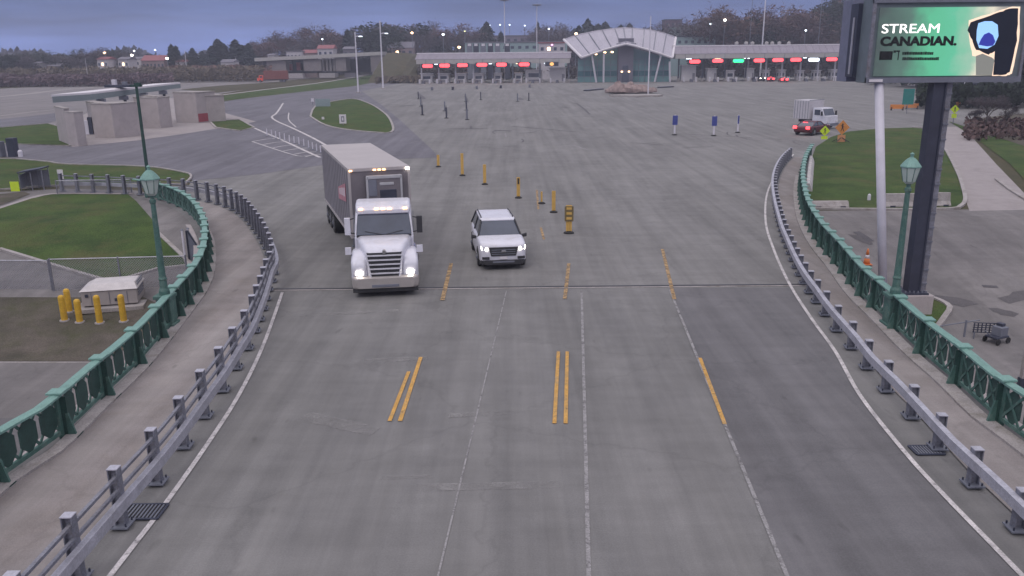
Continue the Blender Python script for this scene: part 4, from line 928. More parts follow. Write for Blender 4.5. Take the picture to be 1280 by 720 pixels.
# generator cabinet with five yellow bollards
pa, pb = gT(104,391), gT(173,384)
d = pb-pa; cc = (pa+pb)/2; hg = zat(cc.x,cc.y,363)-cc.z
t = thing('generator_cabinet','pale grey generator cabinet with sloped roof behind the yellow bollards','generator',cc,math.atan2(d.y,d.x))
W_ = d.length; cabM = mat('cabinet_beige',(.34,.31,.305),.55,var=.06,stain=(.3,.27,.25),stscale=.8,stamt=.5)
mb = MB(); mb.box((0,.85,.08),(W_+.5,2.3,.16),kerbM); mb.build('plinth', t)
mb = MB(); mb.box((0,.85,hg/2+.12),(W_,1.6,hg-.2),cabM)
for k in (-1,0,1): mb.box((k*W_/3.1,.04,hg/2+.1),(.02,.03,hg-.35),greyS)
mb.build('body', t, bevel=.03)
mb = MB(); mb.hexa([Vector(v) for v in ((-W_/2-.05,.0,hg+.0),(W_/2+.05,.0,hg+.0),(W_/2+.05,1.7,hg+.0),(-W_/2-.05,1.7,hg+.0),(-W_/2+.35,.35,hg+.22),(W_/2-.1,.35,hg+.22),(W_/2-.1,1.4,hg+.22),(-W_/2+.35,1.4,hg+.22))], mat('cabinet_roof',(.52,.49,.49),.5)); mb.build('roof', t)
mb = MB()
for x_,z_ in ((-W_*.40,hg*.78),(W_*.12,hg*.5)): mb.box((x_,.03,z_),(.12,.04,.12),darkS)
mb.build('latch', t)
mb = MB()
for k in range(6): mb.box((W_/2+.01,.85,.5+k*.12),(.03,1.1,.06),greyS)
mb.build('vent', t)
bl_ = ['yellow bollard at the left corner of the generator, nearest of the left three','yellow bollard at the left corner of the generator, standing farthest back','third yellow bollard from the left before the generator','yellow bollard in front of the middle of the generator','rightmost yellow bollard in front of the generator']
for (px,pb_,pt_),lb in zip(((81,401,369),(87,390,361),(100,403,374),(125,404,369),(155,402,368)),bl_):
    p = gT(px,pb_); h = zat(p.x,p.y,pt_)-p.z
    t = thing('bollard', lb, 'bollard', p, 0, 'yellow bollards around the generator')
    mb = MB(); mb.lathe([(.125,0),(.125,h-.10),(.10,h-.03),(.05,h)],(0,0,0),ylw,16); mb.build('post', t, smooth=False)
    mb = MB(); mb.lathe([(.2,0),(.19,.05)],(0,0,0),kerbM,12); mb.build('footing', t)
# chain-link fences
linkM = bpy.data.materials.new('chain_link_mesh'); linkM.use_nodes = True; nt = linkM.node_tree; N = nt.nodes; L = nt.links
b = N['Principled BSDF']; b.inputs['Base Color'].default_value = (.3,.3,.34,1); b.inputs['Metallic'].default_value = .4; b.inputs['Roughness'].default_value = .5
tc = N.new('ShaderNodeTexCoord'); 
def wave(rot):
    mp = N.new('ShaderNodeMapping'); mp.inputs['Rotation'].default_value = (0, R(rot), 0); L.new(tc.outputs['Object'], mp.inputs[0])
    w = N.new('ShaderNodeTexWave'); w.bands_direction = 'X'; w.inputs['Scale'].default_value = 4.0; L.new(mp.outputs[0], w.inputs['Vector'])
    c = N.new('ShaderNodeMath'); c.operation = 'GREATER_THAN'; c.inputs[1].default_value = .90; L.new(w.outputs['Fac'], c.inputs[0]); return c
w1, w2 = wave(45), wave(-45); mx = N.new('ShaderNodeMath'); mx.operation = 'MAXIMUM'; L.new(w1.outputs[0], mx.inputs[0]); L.new(w2.outputs[0], mx.inputs[1]); L.new(mx.outputs[0], b.inputs['Alpha'])
def chain_fence(A_, B_, h, sp, label, n=None):
    d = B_-A_; L_ = d.length; t = thing('chain_link_fence', label, 'fence', A_, math.atan2(d.y,d.x))
    k = max(2, int(L_/sp)+1)
    for i in range(k): mb = MB(); x = L_*i/(k-1); mb.tube((x,0,0),(x,0,h+.05),.04,galv,n=8); mb.build('post', t)
    mb = MB(); mb.tube((0,0,h),(L_,0,h),.028,galvL,n=6); mb.build('top_rail', t)
    mb = MB(); mb.box((L_/2,.03,h/2),(L_-.1,.004,h-.08),linkM); mb.build('mesh_panel', t)
    return t
chain_fence(gT(-120,362), gT(66,364), 1.35, 2.6, 'chain-link fence along the grey lane at the far left, before the lawn tip')
chain_fence(gT(68,364), gT(236,358), 1.45, 2.6, 'chain-link fence with pale top rail running behind the generator')
chain_fence(gT(72,243), gT(165,241), .9, 2.4, 'low chain-link fence along the path behind the left lawn')
# two pale posts and a dark leaning panel left of the curve
for i,(px,pb_,pt_) in enumerate(((232,327,288),(239,324,286))):
    p = gT(px,pb_); h = zat(p.x,p.y,pt_)-p.z
    t = thing('marker_post', ('left' if i == 0 else 'right')+' one of two pale slim posts inside the left railing curve', 'post', p, 0, 'pair of pale posts at the lawn corner')
    mb = MB(); mb.tube((0,0,0),(0,0,h),.055,whiteS,n=8); mb.build('shaft', t); mb = MB(); mb.lathe([(.08,0),(.04,.06)],(0,0,h),greyS,8); mb.build('cap', t)
p = gT(246,325); h = zat(p.x,p.y,288)-p.z
t = thing('yard_gate','dark leaning triangular gate panel beside the two pale posts','gate',p)
mb = MB(); mb.hexa([Vector(v) for v in ((-.35,0,0),(.45,0,0),(.45,.05,0),(-.35,.05,0),(-.35,0,h),(-.25,0,h),(-.25,.05,h),(-.35,.05,h))], greyS); mb.build('panel', t)
mb = MB(); mb.tube((-.35,-.02,0),(-.35,-.02,h),.04,darkS,n=6); mb.tube((-.3,-.02,h),(.45,-.02,0),.03,darkS,n=6); mb.build('frame', t)
# roofed shelter at far left
p = gT(44,237); h = zat(p.x,p.y,209)-p.z
t = thing('shelter','small glazed grey shelter with thin dark sloping roof behind the left lawn','shelter',p,R(10))
mb = MB(); mb.hexa([Vector(v) for v in ((-.8,-.5,h-.35),(.8,-.5,h-.10),(.8,.9,h-.10),(-.8,.9,h-.35),(-.8,-.5,h-.27),(.8,-.5,h-.02),(.8,.9,h-.02),(-.8,.9,h-.27))], darkS); mb.build('roof', t)
for x_ in (-.72,0,.72):
    for y_ in (-.42,.8): mb = MB(); mb.tube((x_,y_,0),(x_,y_,h-.33+.13*(x_+.8)),.035,galv,n=6); mb.build('frame_post', t)
mb = MB(); mb.box((0,.8,h*.45),(1.5,.03,h*.7),mat('shelter_panel',(.22,.23,.27),.3)); mb.build('panel', t)
mb = MB(); mb.box((-.74,.2,h*.4),(.03,1.1,h*.6),mat('shelter_panel',(.22,.23,.27),.3)); mb.build('panel', t)
# machines at the far left edge and right lower lot
p = gT(6,196); t = thing('utility_box','pair of dark grey utility boxes cut by the left edge of the picture','utility box',p)
mb = MB(); mb.box((-.5,0,.7),(.9,.8,1.4),greyS); mb.build('cabinet', t, bevel=.02); mb = MB(); mb.box((.8,.1,.85),(.7,.7,1.7),darkS); mb.build('cabinet', t, bevel=.02)
for i,px in enumerate((13,26)):
    p = gT(px,196); t = thing('bollard', 'short white bollard by the far left utility boxes, '+('nearer' if i == 0 else 'farther')+' from the boxes', 'bollard', p); mb = MB(); mb.lathe([(.2,0),(.2,.5),(.1,.62)],(0,0,0),whiteS,10); mb.build('post', t)
p = gT(1205,421); h = zat(p.x,p.y,400)-p.z
t = thing('gate_post','thin dark T-shaped gate post on the lower lot right of the grass island','gate post',p)
mb = MB(); mb.tube((0,0,0),(0,0,h),.04,greyS,n=8); mb.tube((-.95,.05,h-.25),(.5,-.02,h),.025,greyS,n=6); mb.build('post', t)
p = gT(1230,424); h = zat(p.x,p.y,401)-p.z
t = thing('grid_panel','dark grid panel on thin legs standing on the lower right lot','panel',p,R(-8))
mb = MB()
for k in range(7): mb.box((-.42+.14*k,0,h*.62),(.035,.03,h*.55),darkS)
for k in range(5): mb.box((0,.02,h*.37+k*h*.125),(.9,.03,.03),darkS)
mb.build('grid', t)
mb = MB()
for s in (-1,1): mb.box((s*.38,0,h*.18),(.04,.04,h*.38),greyS)
mb.build('legs', t)
p = gT(1245,428); h = zat(p.x,p.y,405)-p.z
t = thing('hand_cart','small dark cart with uneven load beside the grid panel on the lot','cart',p,R(25))
mb = MB(); mb.box((0,0,h*.35),(.7,.5,.08),darkS); mb.box((.12,0,h*.6),(.4,.4,h*.5),greyS); mb.box((.2,.05,h*.9),(.2,.25,h*.2),darkS); mb.build('load', t, bevel=.02)
for s in (-1,1):
    for q in (-1,1): mb = MB(); mb.tube((s*.28,q*.25,.12),(s*.28,q*.29,.12),.12,blk,n=12); mb.build('wheel', t)
mb = MB(); mb.tube((-.35,0,.3),(-.75,0,h*.8),.02,greyS,n=6); mb.build('handle', t)
p = gT(1275,492); h = zat(p.x,p.y,425)-p.z
t = thing('marker_post','pale post with dark purple base cut by the right edge behind the green railing','post',p)
mb = MB(); mb.box((0,0,h*.6),(.14,.14,h*.8),kerbM); mb.build('shaft', t); mb = MB(); mb.box((0,0,h*.15),(.2,.2,h*.3),darkS); mb.build('sleeve', t)
# ------------------------------------------------------------------ toll canopies; frame T: x along the row, y away from the camera
TA, TB = g(522,104), g(1052,100.5)
tv = (TB-TA).normalized(); TR = math.atan2(tv.y,tv.x); tn = Vector((-tv.y,tv.x,0))
def tx(px):                          # where the vertical plane through picture column px meets the row
    d = ray(px, 92); dx, dy = d.x, d.y
    k = (TA.x*dy-TA.y*dx)/(tv.y*dx-tv.x*dy); return k
def tp(px, off=0.0): return TA+tv*tx(px)+tn*off
def tz(px, py, off=0.0): q = tp(px, off); return zat(q.x,q.y,py)
def canopy(x0, x1, pyb, pyf, pyt, label):
    a, b = tx(x0), tx(x1); xm = (x0+x1)/2; o = TA+tv*a; L_ = b-a
    zb_, zf, zt_ = tz(xm,pyb,-3), tz(xm,pyf,-3), tz(xm,pyt,1.5)
    t = thing('toll_canopy', label, 'canopy', o, TR, 'long canopies over the inspection lanes')
    mb = MB(); mb.box((L_/2,4.5,(zb_+zf)/2),(L_,15,zf-zb_),fasciaM)
    for k in range(int(L_/6)): mb.box((3+k*6,-3.02,(zb_+zf)/2),(.12,.08,zf-zb_-.1),greyS)
    mb.build('fascia', t)
    mb = MB(); mb.loft([[Vector((x,-3.1,zf)),Vector((x,1.5,zt_)),Vector((x,12,zt_)),Vector((x,12,zf))] for x in (-.4,L_+.4)], canopyM)
    for k in range(int(L_/2)): mb.tube((k*2,-3.1,zf+.04),(k*2,1.45,zt_+.04),.06,canopyM,n=4)
    mb.build('roof', t)
    mb = MB(); mb.box((L_/2,1.7,zt_+.12),(L_+1.2,.8,.35),trimW); mb.build('ridge_trim', t)
    mb = MB()
    for k in range(int(L_/9)):
        mb.box((5+k*9,3.5,zb_-.12),(1.6,.9,.12),warmE if k%2 else coldE)
    mb.build('soffit_lamp', t)
    mb = MB(); mb.box((L_/2,10,zb_/2),(L_,.3,0.6),greyS) if False else None
    return t, zb_
cL, zL = canopy(523,712,79.5,73.5,66.5,'long grey toll canopy with white ridge left of the glass pavilion')
cR, zR = canopy(842,1053,72.5,66.5,57,'long grey toll canopy with white ridge right of the glass pavilion')
def column(px, zt_, label, w=.45, m=whiteS, off=0, grp='canopy columns of the inspection lanes'):
    p = tp(px, off); t = thing('canopy_column', label, 'column', p, TR, grp)
    mb = MB(); mb.box((0,0,zt_/2),(w,w,zt_),m); mb.build('shaft', t); mb = MB(); mb.box((0,0,.5),(w*1.5,w*1.5,1.0),ylw if w > .5 else kerbM); mb.build('foot', t)
cl = [527,548.5,569.5,592,616,641,675,711]; cr_ = [848,878,906,932,957,977,1000,1022,1043]
for i,px in enumerate(cl): column(px, zL, 'column under the left toll canopy, %s of the eight' % nth(i,8), m=whiteS if i < 4 else greyS)
for i,px in enumerate(cr_): column(px, zR, 'column under the right toll canopy, %s of the nine' % nth(i,9), m=whiteS if i > 3 else darkS)
# lane signals
sigs = [(537,82.5,'r'),(558,82,'r'),(580,81.5,'r'),(604,81,'r'),(628,80.8,'r'),(656,80.5,'r'),(690,80,'a'),(866,77,'r'),(894,76,'r'),(919.5,76,'g'),(945,75.5,'r'),(968,75,'r'),(990,74.7,'r'),(1012,74.7,'w'),(1034,74,'r')]
for i,(px,py,c_) in enumerate(sigs):
    p = tp(px,-3.3); z = zat(p.x,p.y,py)
    nmc = {'r':'red','g':'green','a':'amber','w':'bluish white'}[c_]; left = px < 800
    uni = {'r':'red lit lane signal under the %s canopy, %s' % ('left' if left else 'right', nth(i if left else i-7, 7 if left else 8)),'g':'the only green lit lane signal, under the right canopy','a':'dim amber lane signal beside the pavilion under the left canopy','w':'bluish white lit lane signal near the right end of the right canopy'}[c_]
    t = thing('lane_signal', uni, 'lane signal', (p.x,p.y,z), TR, 'lit lane signals over the lanes')
    mb = MB(); mb.box((0,.1,0),(4.2,.25,1.3),darkS); mb.build('housing', t)
    e_ = {'r':redE,'g':greenE,'a':glow('amber_lamp_glow',(1,.5,.15),1.2),'w':coldE}[c_]
    mb = MB(); w_ = 3.2 if c_ != 'a' else 1.2
    mb.box((0,-.04,0),(w_-.5,.06,1.0),e_); mb.box((0,-.035,0),(w_,.06,.66),e_); mb.build('lit_display', t)
# booths on their islands
boothM = mat('booth_panel', (.56,.54,.55), .6, var=.08); boothD = mat('booth_dark_panel', (.22,.21,.24), .6)  # darker grey for doors and lower panels
bw = [(533,4.6,2.7,0),(554,4.2,2.7,0),(576,4.2,2.7,0),(598,4.0,2.7,0),(622,3.2,2.7,0),(648,3.0,2.7,0),(667,6.6,3.6,1),(697,6.4,4.2,2),(861,5.6,4.6,2),(890,3.6,3.6,2),(913,3.2,3.0,0),(938,3.0,3.6,2),(958,2.6,3.0,0),(978,2.6,3.0,0),(1001,2.6,2.8,0),(1022,2.6,2.8,0),(1044,2.8,3.0,0)]
n_ = 0
for i,(px,w,h,k) in enumerate(bw):
    left = px < 800; p = tp(px, 2.0)
    lab = 'inspection booth under the %s canopy, %s of its row' % ('left' if left else 'right', nth(i if left else i-8, 8 if left else 9))
    t = thing('inspection_booth', lab, 'booth', p, TR, 'inspection booths')
    mb = MB(); mb.box((0,0,.12),(w*.9+.6,8,.24),kerbM); mb.build('island_base', t)
    mb = MB(); mb.box((0,0,.2+h/2),(w*.8,3.2,h),boothM); mb.build('wall', t)
    mb = MB(); mb.box((0,-.1,h+.25),(w*.95,3.9,.18),trimW); mb.build('roof', t)
    if k != 2:
        mb = MB(); mb.box((0,-1.62,h*.62),(w*.5,.06,h*.34),glassD); 
        for s in (-1,1): mb.box((s*w*.405,-.3,h*.62),(.05,1.6,h*.34),glassD)
        mb.build('window', t)
        mb = MB(); mb.box((0,-1.64,.6),(w*.5,.04,.5),boothD); mb.build('lower_panel', t)
    else:
        mb = MB(); mb.box((w*.28,-1.62,1.4),(w*.14,.05,2.2),boothD); mb.build('door', t)
    # impact block and bollards in front
    q = tp(px,-6.5); o = thing('impact_block','dark low impact block before booth %s under the %s canopy' % (nth(i if left else i-8, 8 if left else 9), 'left' if left else 'right'), 'crash cushion', q, TR, 'impact blocks before the booths')
    mb = MB(); mb.hexa([Vector(v) for v in ((-.5,-.9,0),(.5,-.9,0),(.5,.9,0),(-.5,.9,0),(-.35,-.5,.7),(.35,-.5,.7),(.4,.9,.9),(-.4,.9,.9))], darkS); mb.build('block', o)
    for s in (-1,1):
        for r_ in (0,1):
            q = tp(px,-2.6-r_*1.9)+tv*(s*(w*.28+.3)); n_ += 1
            o = thing('bollard','white bollard, %s %s one before booth %s under the %s canopy' % ('far' if r_ == 0 else 'near', 'left' if s < 0 else 'right', nth(i if left else i-8, 8 if left else 9), 'left' if left else 'right'),'bollard',q,0,'white bollards before the booths')
            mb = MB(); mb.lathe([(.17,0),(.17,1.25),(.08,1.38)],(0,0,0),whiteS if (i+r_)%3 else boothM,8); mb.build('post', o)
# dark rear screen walls seen through the lanes: parked vehicles and truck trailer in lane
# cars waiting
q = tp(968,-12); car('red lit car with bright tail lights queueing nearest to the right booths','car',(q.x,q.y+2,.02),R(180-6),mat('dark_red_paint',(.10,.02,.03),.35),False,'tail',4.6,tailbig=2.6)
q = tp(959,-5); car('dark car with tail lights ahead of the queueing red lit car','car',(q.x,q.y+2,.02),R(180-8),mat('dark_vehicle_paint',(.04,.03,.045),.35),False,'tail',4.6,tailbig=2.2)
q = tp(950.5,-4); car('dark car with bright headlight facing out of the lanes left of the queue','car',(q.x,q.y,.02),R(20),mat('dark_vehicle_paint',(.04,.03,.045),.35),False,'head',4.6)
q = tp(646,6); car('pale car waiting in the lane beside the large grey booth','car',(q.x,q.y,.02),R(4),boothM,True,'off',4.8)

# ------------------------------------------------------------------ glass pavilion between the canopies
o = tp(780,-2); P_ = thing('glass_pavilion','arched metal roof pavilion with teal glass walls between the two toll canopies','building',o,TR)
def pl(px, off): q = tp(px, off)-o; return q.dot(tv)      # local x of a picture column
def pzz(px, py, off): q = tp(px, off); return zat(q.x,q.y,py)
roofA = mat('pavilion_roof_metal', (.40,.38,.44), .45, metal=.25, var=.06, scale=.3)
front = [(726,71.5),(739,67),(756,61),(772,56.5),(780,54.5),(789,56.5),(808,62),(822,66.5),(837,72)]
back = [(704,49.5),(722,43.5),(744,39),(766,36),(780,34.8),(794,35.6),(815,37.5),(832,41.5),(847,47)]
def q3(px, py, off): q = tp(px, off)-o; z = zat(tp(px,off).x, tp(px,off).y, py); return Vector((q.dot(tv), q.dot(tn), z))
Fp = [q3(a,b,-6) for a,b in front]; Bp = [q3(a,b,9) for a,b in back]
mb = MB(); n = len(Fp)
vs = Fp+Bp+[v-Vector((0,0,.55)) for v in Fp]+[v-Vector((0,0,.55)) for v in Bp]
fs = []
for i in range(n-1):
    fs += [(i,i+1,n+i+1,n+i),(2*n+i,3*n+i,3*n+i+1,2*n+i+1),(i,2*n+i,2*n+i+1,i+1),(n+i,n+i+1,3*n+i+1,3*n+i)]
fs += [(0,n,3*n,2*n),(n-1,3*n-1,4*n-1,2*n-1)]
fs[-1] = (n-1, 2*n+n-1, 3*n+n-1, n+n-1)
mb.add(vs, fs, roofA); roof = mb.build('roof', P_)
mb = MB()
for k in range(11):
    f_ = k/10*(n-1); i = min(n-2,int(f_)); u = f_-i
    a = Fp[i].lerp(Fp[i+1],u)+Vector((0,0,.08)); b = Bp[i].lerp(Bp[i+1],u)+Vector((0,0,.08)); mb.tube(a,b,.16,greyS,n=4)
mb.build('seam', roof)
mb = MB()
for A__ in (Fp,Bp):
    for i in range(n-1): mb.tube(A__[i]+Vector((0,-.1,-.1)),A__[i+1]+Vector((0,-.1,-.1)),.28,trimW if A__ is Fp else roofA,n=6)
for a,b in ((Fp[0],Bp[0]),(Fp[-1],Bp[-1])): mb.tube(a,b,.4,trimW,n=6)
mb.build('edge_trim', roof)
glassT = mat('teal_wall_glass', (.17,.34,.34), .2, var=.25, scale=.12, col2=(.09,.21,.22), spec=.8)
glassB = mat('dark_band_glass', (.04,.13,.15), .25, var=.2)
xa, xb = pl(722,0), pl(836,0)
gz = 6.9
bays = [xa+(xb-xa)*k/10 for k in range(11)]
for s0,s1 in ((xa,pl(771,-1)),(pl(790,-1),xb)):
    mb = MB(); mb.box(((s0+s1)/2,5,gz/2),(s1-s0,9,gz),glassT); gw = mb.build('glass_wall', P_)
    mb = MB(); mb.box(((s0+s1)/2,.46,2.6),(s1-s0,.1,1.6),glassB); mb.build('spandrel_band', gw)
    mb = MB()
    k = 6
    for i in range(k+1): mb.box((s0+(s1-s0)*i/k,.42,gz/2),(.14,.16,gz),greyS)
    for z_ in (1.75,3.45,5.2,gz): mb.box(((s0+s1)/2,.42,z_),(s1-s0,.12,.12),greyS)
    mb.build('mullion', gw)
# upper glazing up to the arch
mb = MB(); pts = [v for v in Fp if xa < v.x < xb]; 
top = [(v.x, v.z-.7) for v in pts]; top = [(xa,gz+.3)]+top+[(xb,gz+.3)]
poly = [(x,gz) for x in (xa,)]+top+[(xb,gz)]; n_p = len(poly)
mb.add([(x,1.2,z) for x,z in poly]+[(x,6.2,z) for x,z in poly],[tuple(range(n_p)),tuple(range(2*n_p-1,n_p-1,-1))]+[(i,n_p+i,n_p+(i+1)%n_p,(i+1)%n_p) for i in range(n_p)],glassT); mb.build('upper_glazing', P_)
xe0, xe1 = pl(771.5,-1), pl(790,-1); ze = pzz(780,48,-2)
twr = mat('entrance_tower', (.12,.115,.15), .6, var=.1)
mb = MB(); mb.box(((xe0+xe1)/2,1.5,ze/2),(xe1-xe0,6.5,ze),twr); mb.box(((xe0+xe1)/2,1.2,pzz(780,56,-2)),(xe1-xe0+1.4,8.0,.8),greyS); mb.build('entrance_tower', P_)
mb = MB(); mb.box(((xe0+xe1)/2,-1.78,1.4),(2.2,.06,2.8),glassD)
mb.box(((xe0+xe1)/2,-1.78,4.4),(1.8,.05,1.2),glassD); mb.build('door', P_)
mb = MB()
for s in (-1,1): mb.box(((xe0+xe1)/2+s*1.1,-1.85,3.2),(.5,.12,.35),warmE)
mb.build('door_lamp', P_)
for (p0,p1) in (((739,69),(745,105)),((753.5,66),(754,105)),((823,70),(817,106)),((834,77),(836,103))):
    mb = MB(); a = q3(p0[0],p0[1],-5.2); b = q3(p1[0],p1[1],-4.2); b.z = 0; mb.tube(b,a,.30,whiteS,n=8); mb.build('slanted_column', P_)
for px,py in ((744,67.5),(755,65.5),(764,65)):
    mb = MB(); v = q3(px,py,-3.4); mb.lathe([(.2,-.25),(.42,-.1),(.42,.12),(.2,.2)],v,warmE,8); mb.build('spot_lamp', P_)
# rock garden
o2 = g(790,121); rk = thing('rock_garden_slab','low pale slab carrying the pile of boulders before the pavilion','planter',o2)
xs0, xs1 = g(757,119).x-o2.x, g(824,119).x-o2.x; s_ = (xs1-xs0)/2
mb = MB(); mb.prism([(xs0,1.5),(xs0+2,-.5),(xs0+s_,-2.2),(xs1-1.2,-1.0),(xs1,1.5),(xs1-2,4),(xs0+3,4.5)],0,.35,kerbM); mb.build('slab', rk)
rockM = mat('pinkish_boulder', (.36,.27,.25), .9, col2=(.17,.13,.125), scale=1.2, bump=.6, bscale=6, fine=.2)
random.seed(11); rocks = [(764,1.2,.9),(770,1.7,1.5),(776,2.0,1.9),(781,1.3,1.4),(786,1.6,1.7),(792,2.0,1.6),(798,1.5,1.3),(804,1.7,1.5),(811,1.4,1.2),(818,1.1,.8),(773,1.2,2.4),(789,1.1,2.1)]
for i,(px,r,hh) in enumerate(rocks):
    q = g(px,118.0-(1.0 if i%2 else 0)); bm = bmesh.new(); bmesh.ops.create_icosphere(bm, subdivisions=2, radius=1)
    for v in bm.verts: v.co = Vector((v.co.x*r*random.uniform(.85,1.15), v.co.y*r*random.uniform(.8,1.1), max(-.05,v.co.z*hh*random.uniform(.8,1.15)+ .2)))
    me = bpy.data.meshes.new('boulder'); bm.to_mesh(me); bm.free(); me.materials.append(rockM); ob_ = bpy.data.objects.new('boulder', me); C.objects.link(ob_)
    ob_.location = (q.x,q.y+2.2,.33); tag(ob_,'pinkish boulder in the rock pile before the pavilion, %s' % (ORD[i]+' from the left' if i < 10 else ('high one left of the middle' if i == 10 else 'high one near the flagpole')),'boulder','boulders of the rock garden')
for a,b,lb in (((732,114),(752,112),'left'),((824,110),(840,109),'right')):
    A_, B_ = g(*a), g(*b); kerb('kerb', [A_,B_], darkS, w=1.2, h=.3)

# ------------------------------------------------------------------ inspection building on the left: canopy roof over free standing wall blocks
def splayed(label, faces, gap=None, red=False):
    """two splayed walls, each given by its foot in the picture and its top row"""
    o_ = gT(faces[0][0],faces[0][1]); t = thing('inspection_wall', label, 'building', o_, 0, 'wall blocks of the roadside inspection shelter')
    for (x0,y0,x1,y1,yt,dep) in faces:
        A_, B_ = gT(x0,y0)-o_, gT(x1,y1)-o_; h = zat(A_.x+o_.x,A_.y+o_.y,yt)
        d = (B_-A_).normalized(); nn = Vector((-d.y,d.x,0))*dep; P = [A_,B_,B_+nn,A_+nn]
        mb = MB(); mb.prism(P,0,h,wallC); w_ = mb.build('wall', t, bevel=.03)
        mb = MB(); c_ = (P[0]+P[1]+P[2]+P[3])/4; mb.prism([c_+(p_-c_)*1.02 for p_ in P],h+.003,h+.14,kerbM); mb.build('coping', w_)
    if gap:
        x0,y0,x1,y1,yt = gap; A_, B_ = gT(x0,y0)-o_, gT(x1,y1)-o_; h = zat(A_.x+o_.x,A_.y+o_.y,yt)
        mb = MB(); mb.prism([A_+Vector((-.3,1.2,0)),B_+Vector((.3,1.2,0)),B_+Vector((.3,3,0)),A_+Vector((-.3,3,0))],0,h-.2,greyS); mb.build('recess_wall', t)
    if red:
        x0,y0,x1,y1,yt,dep = faces[-1]; A_, B_ = gT(x0,y0)-o_, gT(x1,y1)-o_; d = (B_-A_); nn = Vector((d.y,-d.x,0)).normalized()*.05
        mb = MB(); mb.prism([A_+d*.03+nn,B_-d*.03+nn,B_-d*.03+nn*.1,A_+d*.03+nn*.1],.15,1.25,mat('red_panel',(.30,.055,.07),.6,var=.15)); mb.build('red_panel', t)
splayed('left end low concrete wall block under the inspection shelter roof',[(74,176,86,181,134,.5),(86,182,98,183,141,1.0)])
splayed('broad concrete wall block with dark recess under the middle of the shelter roof',[(113,167,134,172,128,1.2),(144,173,176,169.5,131,3.2)],gap=(134,172,144,173,131))
splayed('concrete wall block between the broad one and the one with red panel',[(181,157,196,160,120,1.2),(201,160.5,216,158.5,123,3.5)],gap=(196,160,201,160.5,123))
splayed('rightmost concrete wall block with a red panel along its foot',[(225,150,247,153.5,119,4.0),(248,154,272,151.5,116.5,4.0)],red=True)
t = thing('cabinet','small white cabinet between the left two wall blocks of the inspection shelter','cabinet',gT(108,168)); mb = MB(); mb.box((0,0,.8),(1.1,.8,1.6),whiteS); mb.build('body', t); mb = MB(); mb.box((.75,-.1,1.0),(.5,.5,2.0),darkS); mb.build('side_unit', t)
# roof
A_ = gT(73,172); B_ = gT(197,154); W1 = B_-A_
t = thing('inspection_roof','long flat canopy roof with white edge over the concrete wall blocks','canopy',A_)
ha, hb2 = zat(A_.x,A_.y,128.5), zat(B_.x,B_.y,112)
ta_, tb_ = zat(A_.x,A_.y,119.5), zat(B_.x,B_.y,105.5)
D1 = Vector((1.6,5.5,0)); D2 = Vector((1.6,5.5,0)); O = Vector((0,0,0))
roofG = mat('shelter_roof_teal', (.20,.24,.25), .6, var=.08)
def up(v, z): return Vector((v.x,v.y,z))
mb = MB(); mb.hexa([up(O,ha),up(W1,hb2),up(W1+D2,hb2),up(O+D1,ha),up(O,ta_-.12),up(W1,tb_-.12),up(W1+D2,tb_-.12),up(O+D1,ta_-.12)], roofG); mb.build('roof', t)
e_ = Vector((-.08,-.1,0)); mb = MB(); mb.hexa([up(O+e_,ta_-.115),up(W1+e_*-1+Vector((0,-.2,0)),tb_-.115),up(W1+D2,tb_-.115),up(O+D1,ta_-.115),up(O+e_,ta_+.10),up(W1+e_*-1+Vector((0,-.2,0)),tb_+.10),up(W1+D2,tb_+.10),up(O+D1,ta_+.10)], trimW); mb.build('edge_trim', t)
for f_ in (.27,.50,.72,.95):
    mb = MB(); q = W1*f_+D1*.5; zz = ha+(hb2-ha)*f_; mb.box((q.x,q.y,zz/2), (.28,.28,zz), darkS); mb.box((q.x,q.y-.3,zz-.4), (1.0,.5,.5), greyS); mb.build('column', t)
q = W1*.47+D1*.5; zz = ta_+(tb_-ta_)*.47
mb = MB(); mb.box((q.x,q.y,zz+.35),(3.4,1.4,.3),darkS); mb.box((q.x-.7,q.y,zz+.8),(.5,.5,.7),whiteS); mb.box((q.x+.6,q.y,zz+.65),(.5,.5,.45),greyS); mb.build('roof_unit', t)

# ------------------------------------------------------------------ overpass and embankment
YO = 330.0
def wp(px, py, Y=YO): q = at(px,py,Y); return q
t = thing('overpass','low concrete road overpass with dark openings behind the ramp','bridge',(wp(400,80).x,YO,0)); ox = wp(400,80).x
def ob_box(px0, px1, py0, py1, y0, dep, m, mb):
    a, b = wp(px0,py1,YO+y0), wp(px1,py0,YO+y0); z0 = a.z; z1 = zat((a.x+b.x)/2,YO+y0,py0)
    mb.box(((a.x+b.x)/2-ox, y0+dep/2, (z0+z1)/2), (abs(b.x-a.x), dep, abs(z1-z0)), m)
mb = MB()
A_, B_ = wp(318,74.5), wp(478,66.5)
z0, z1 = A_.z, B_.z
mb.hexa([Vector(v) for v in ((A_.x-ox,0,z0-.7),(B_.x-ox,0,z1-.7),(B_.x-ox,12,z1-.7),(A_.x-ox,12,z0-.7),(A_.x-ox,0,z0+.6),(B_.x-ox,0,z1+.6),(B_.x-ox,12,z1+.6),(A_.x-ox,12,z0+.6))], fasciaM); mb.build('deck', t)
ovM = mat('overpass_concrete', (.22,.195,.20), .9, var=.12, scale=.3)
for a_ in ((334,357,76,90,1,9),(380,401,75,89,1,9),(420,432,72,89,1,9),(464,478,67,90,.5,10)): mb = MB(); ob_box(*a_,ovM,mb); mb.build('abutment', t)
for px in (404,408.5,413,417.5): mb = MB(); ob_box(px-.8,px+.8,73,89,2,2,ovM,mb); mb.build('pier', t)
mb = MB(); ob_box(330,480,74,92,10.5,.6,mat('slate_back_wall',(.05,.05,.07),.9),mb); mb.build('back_wall', t)
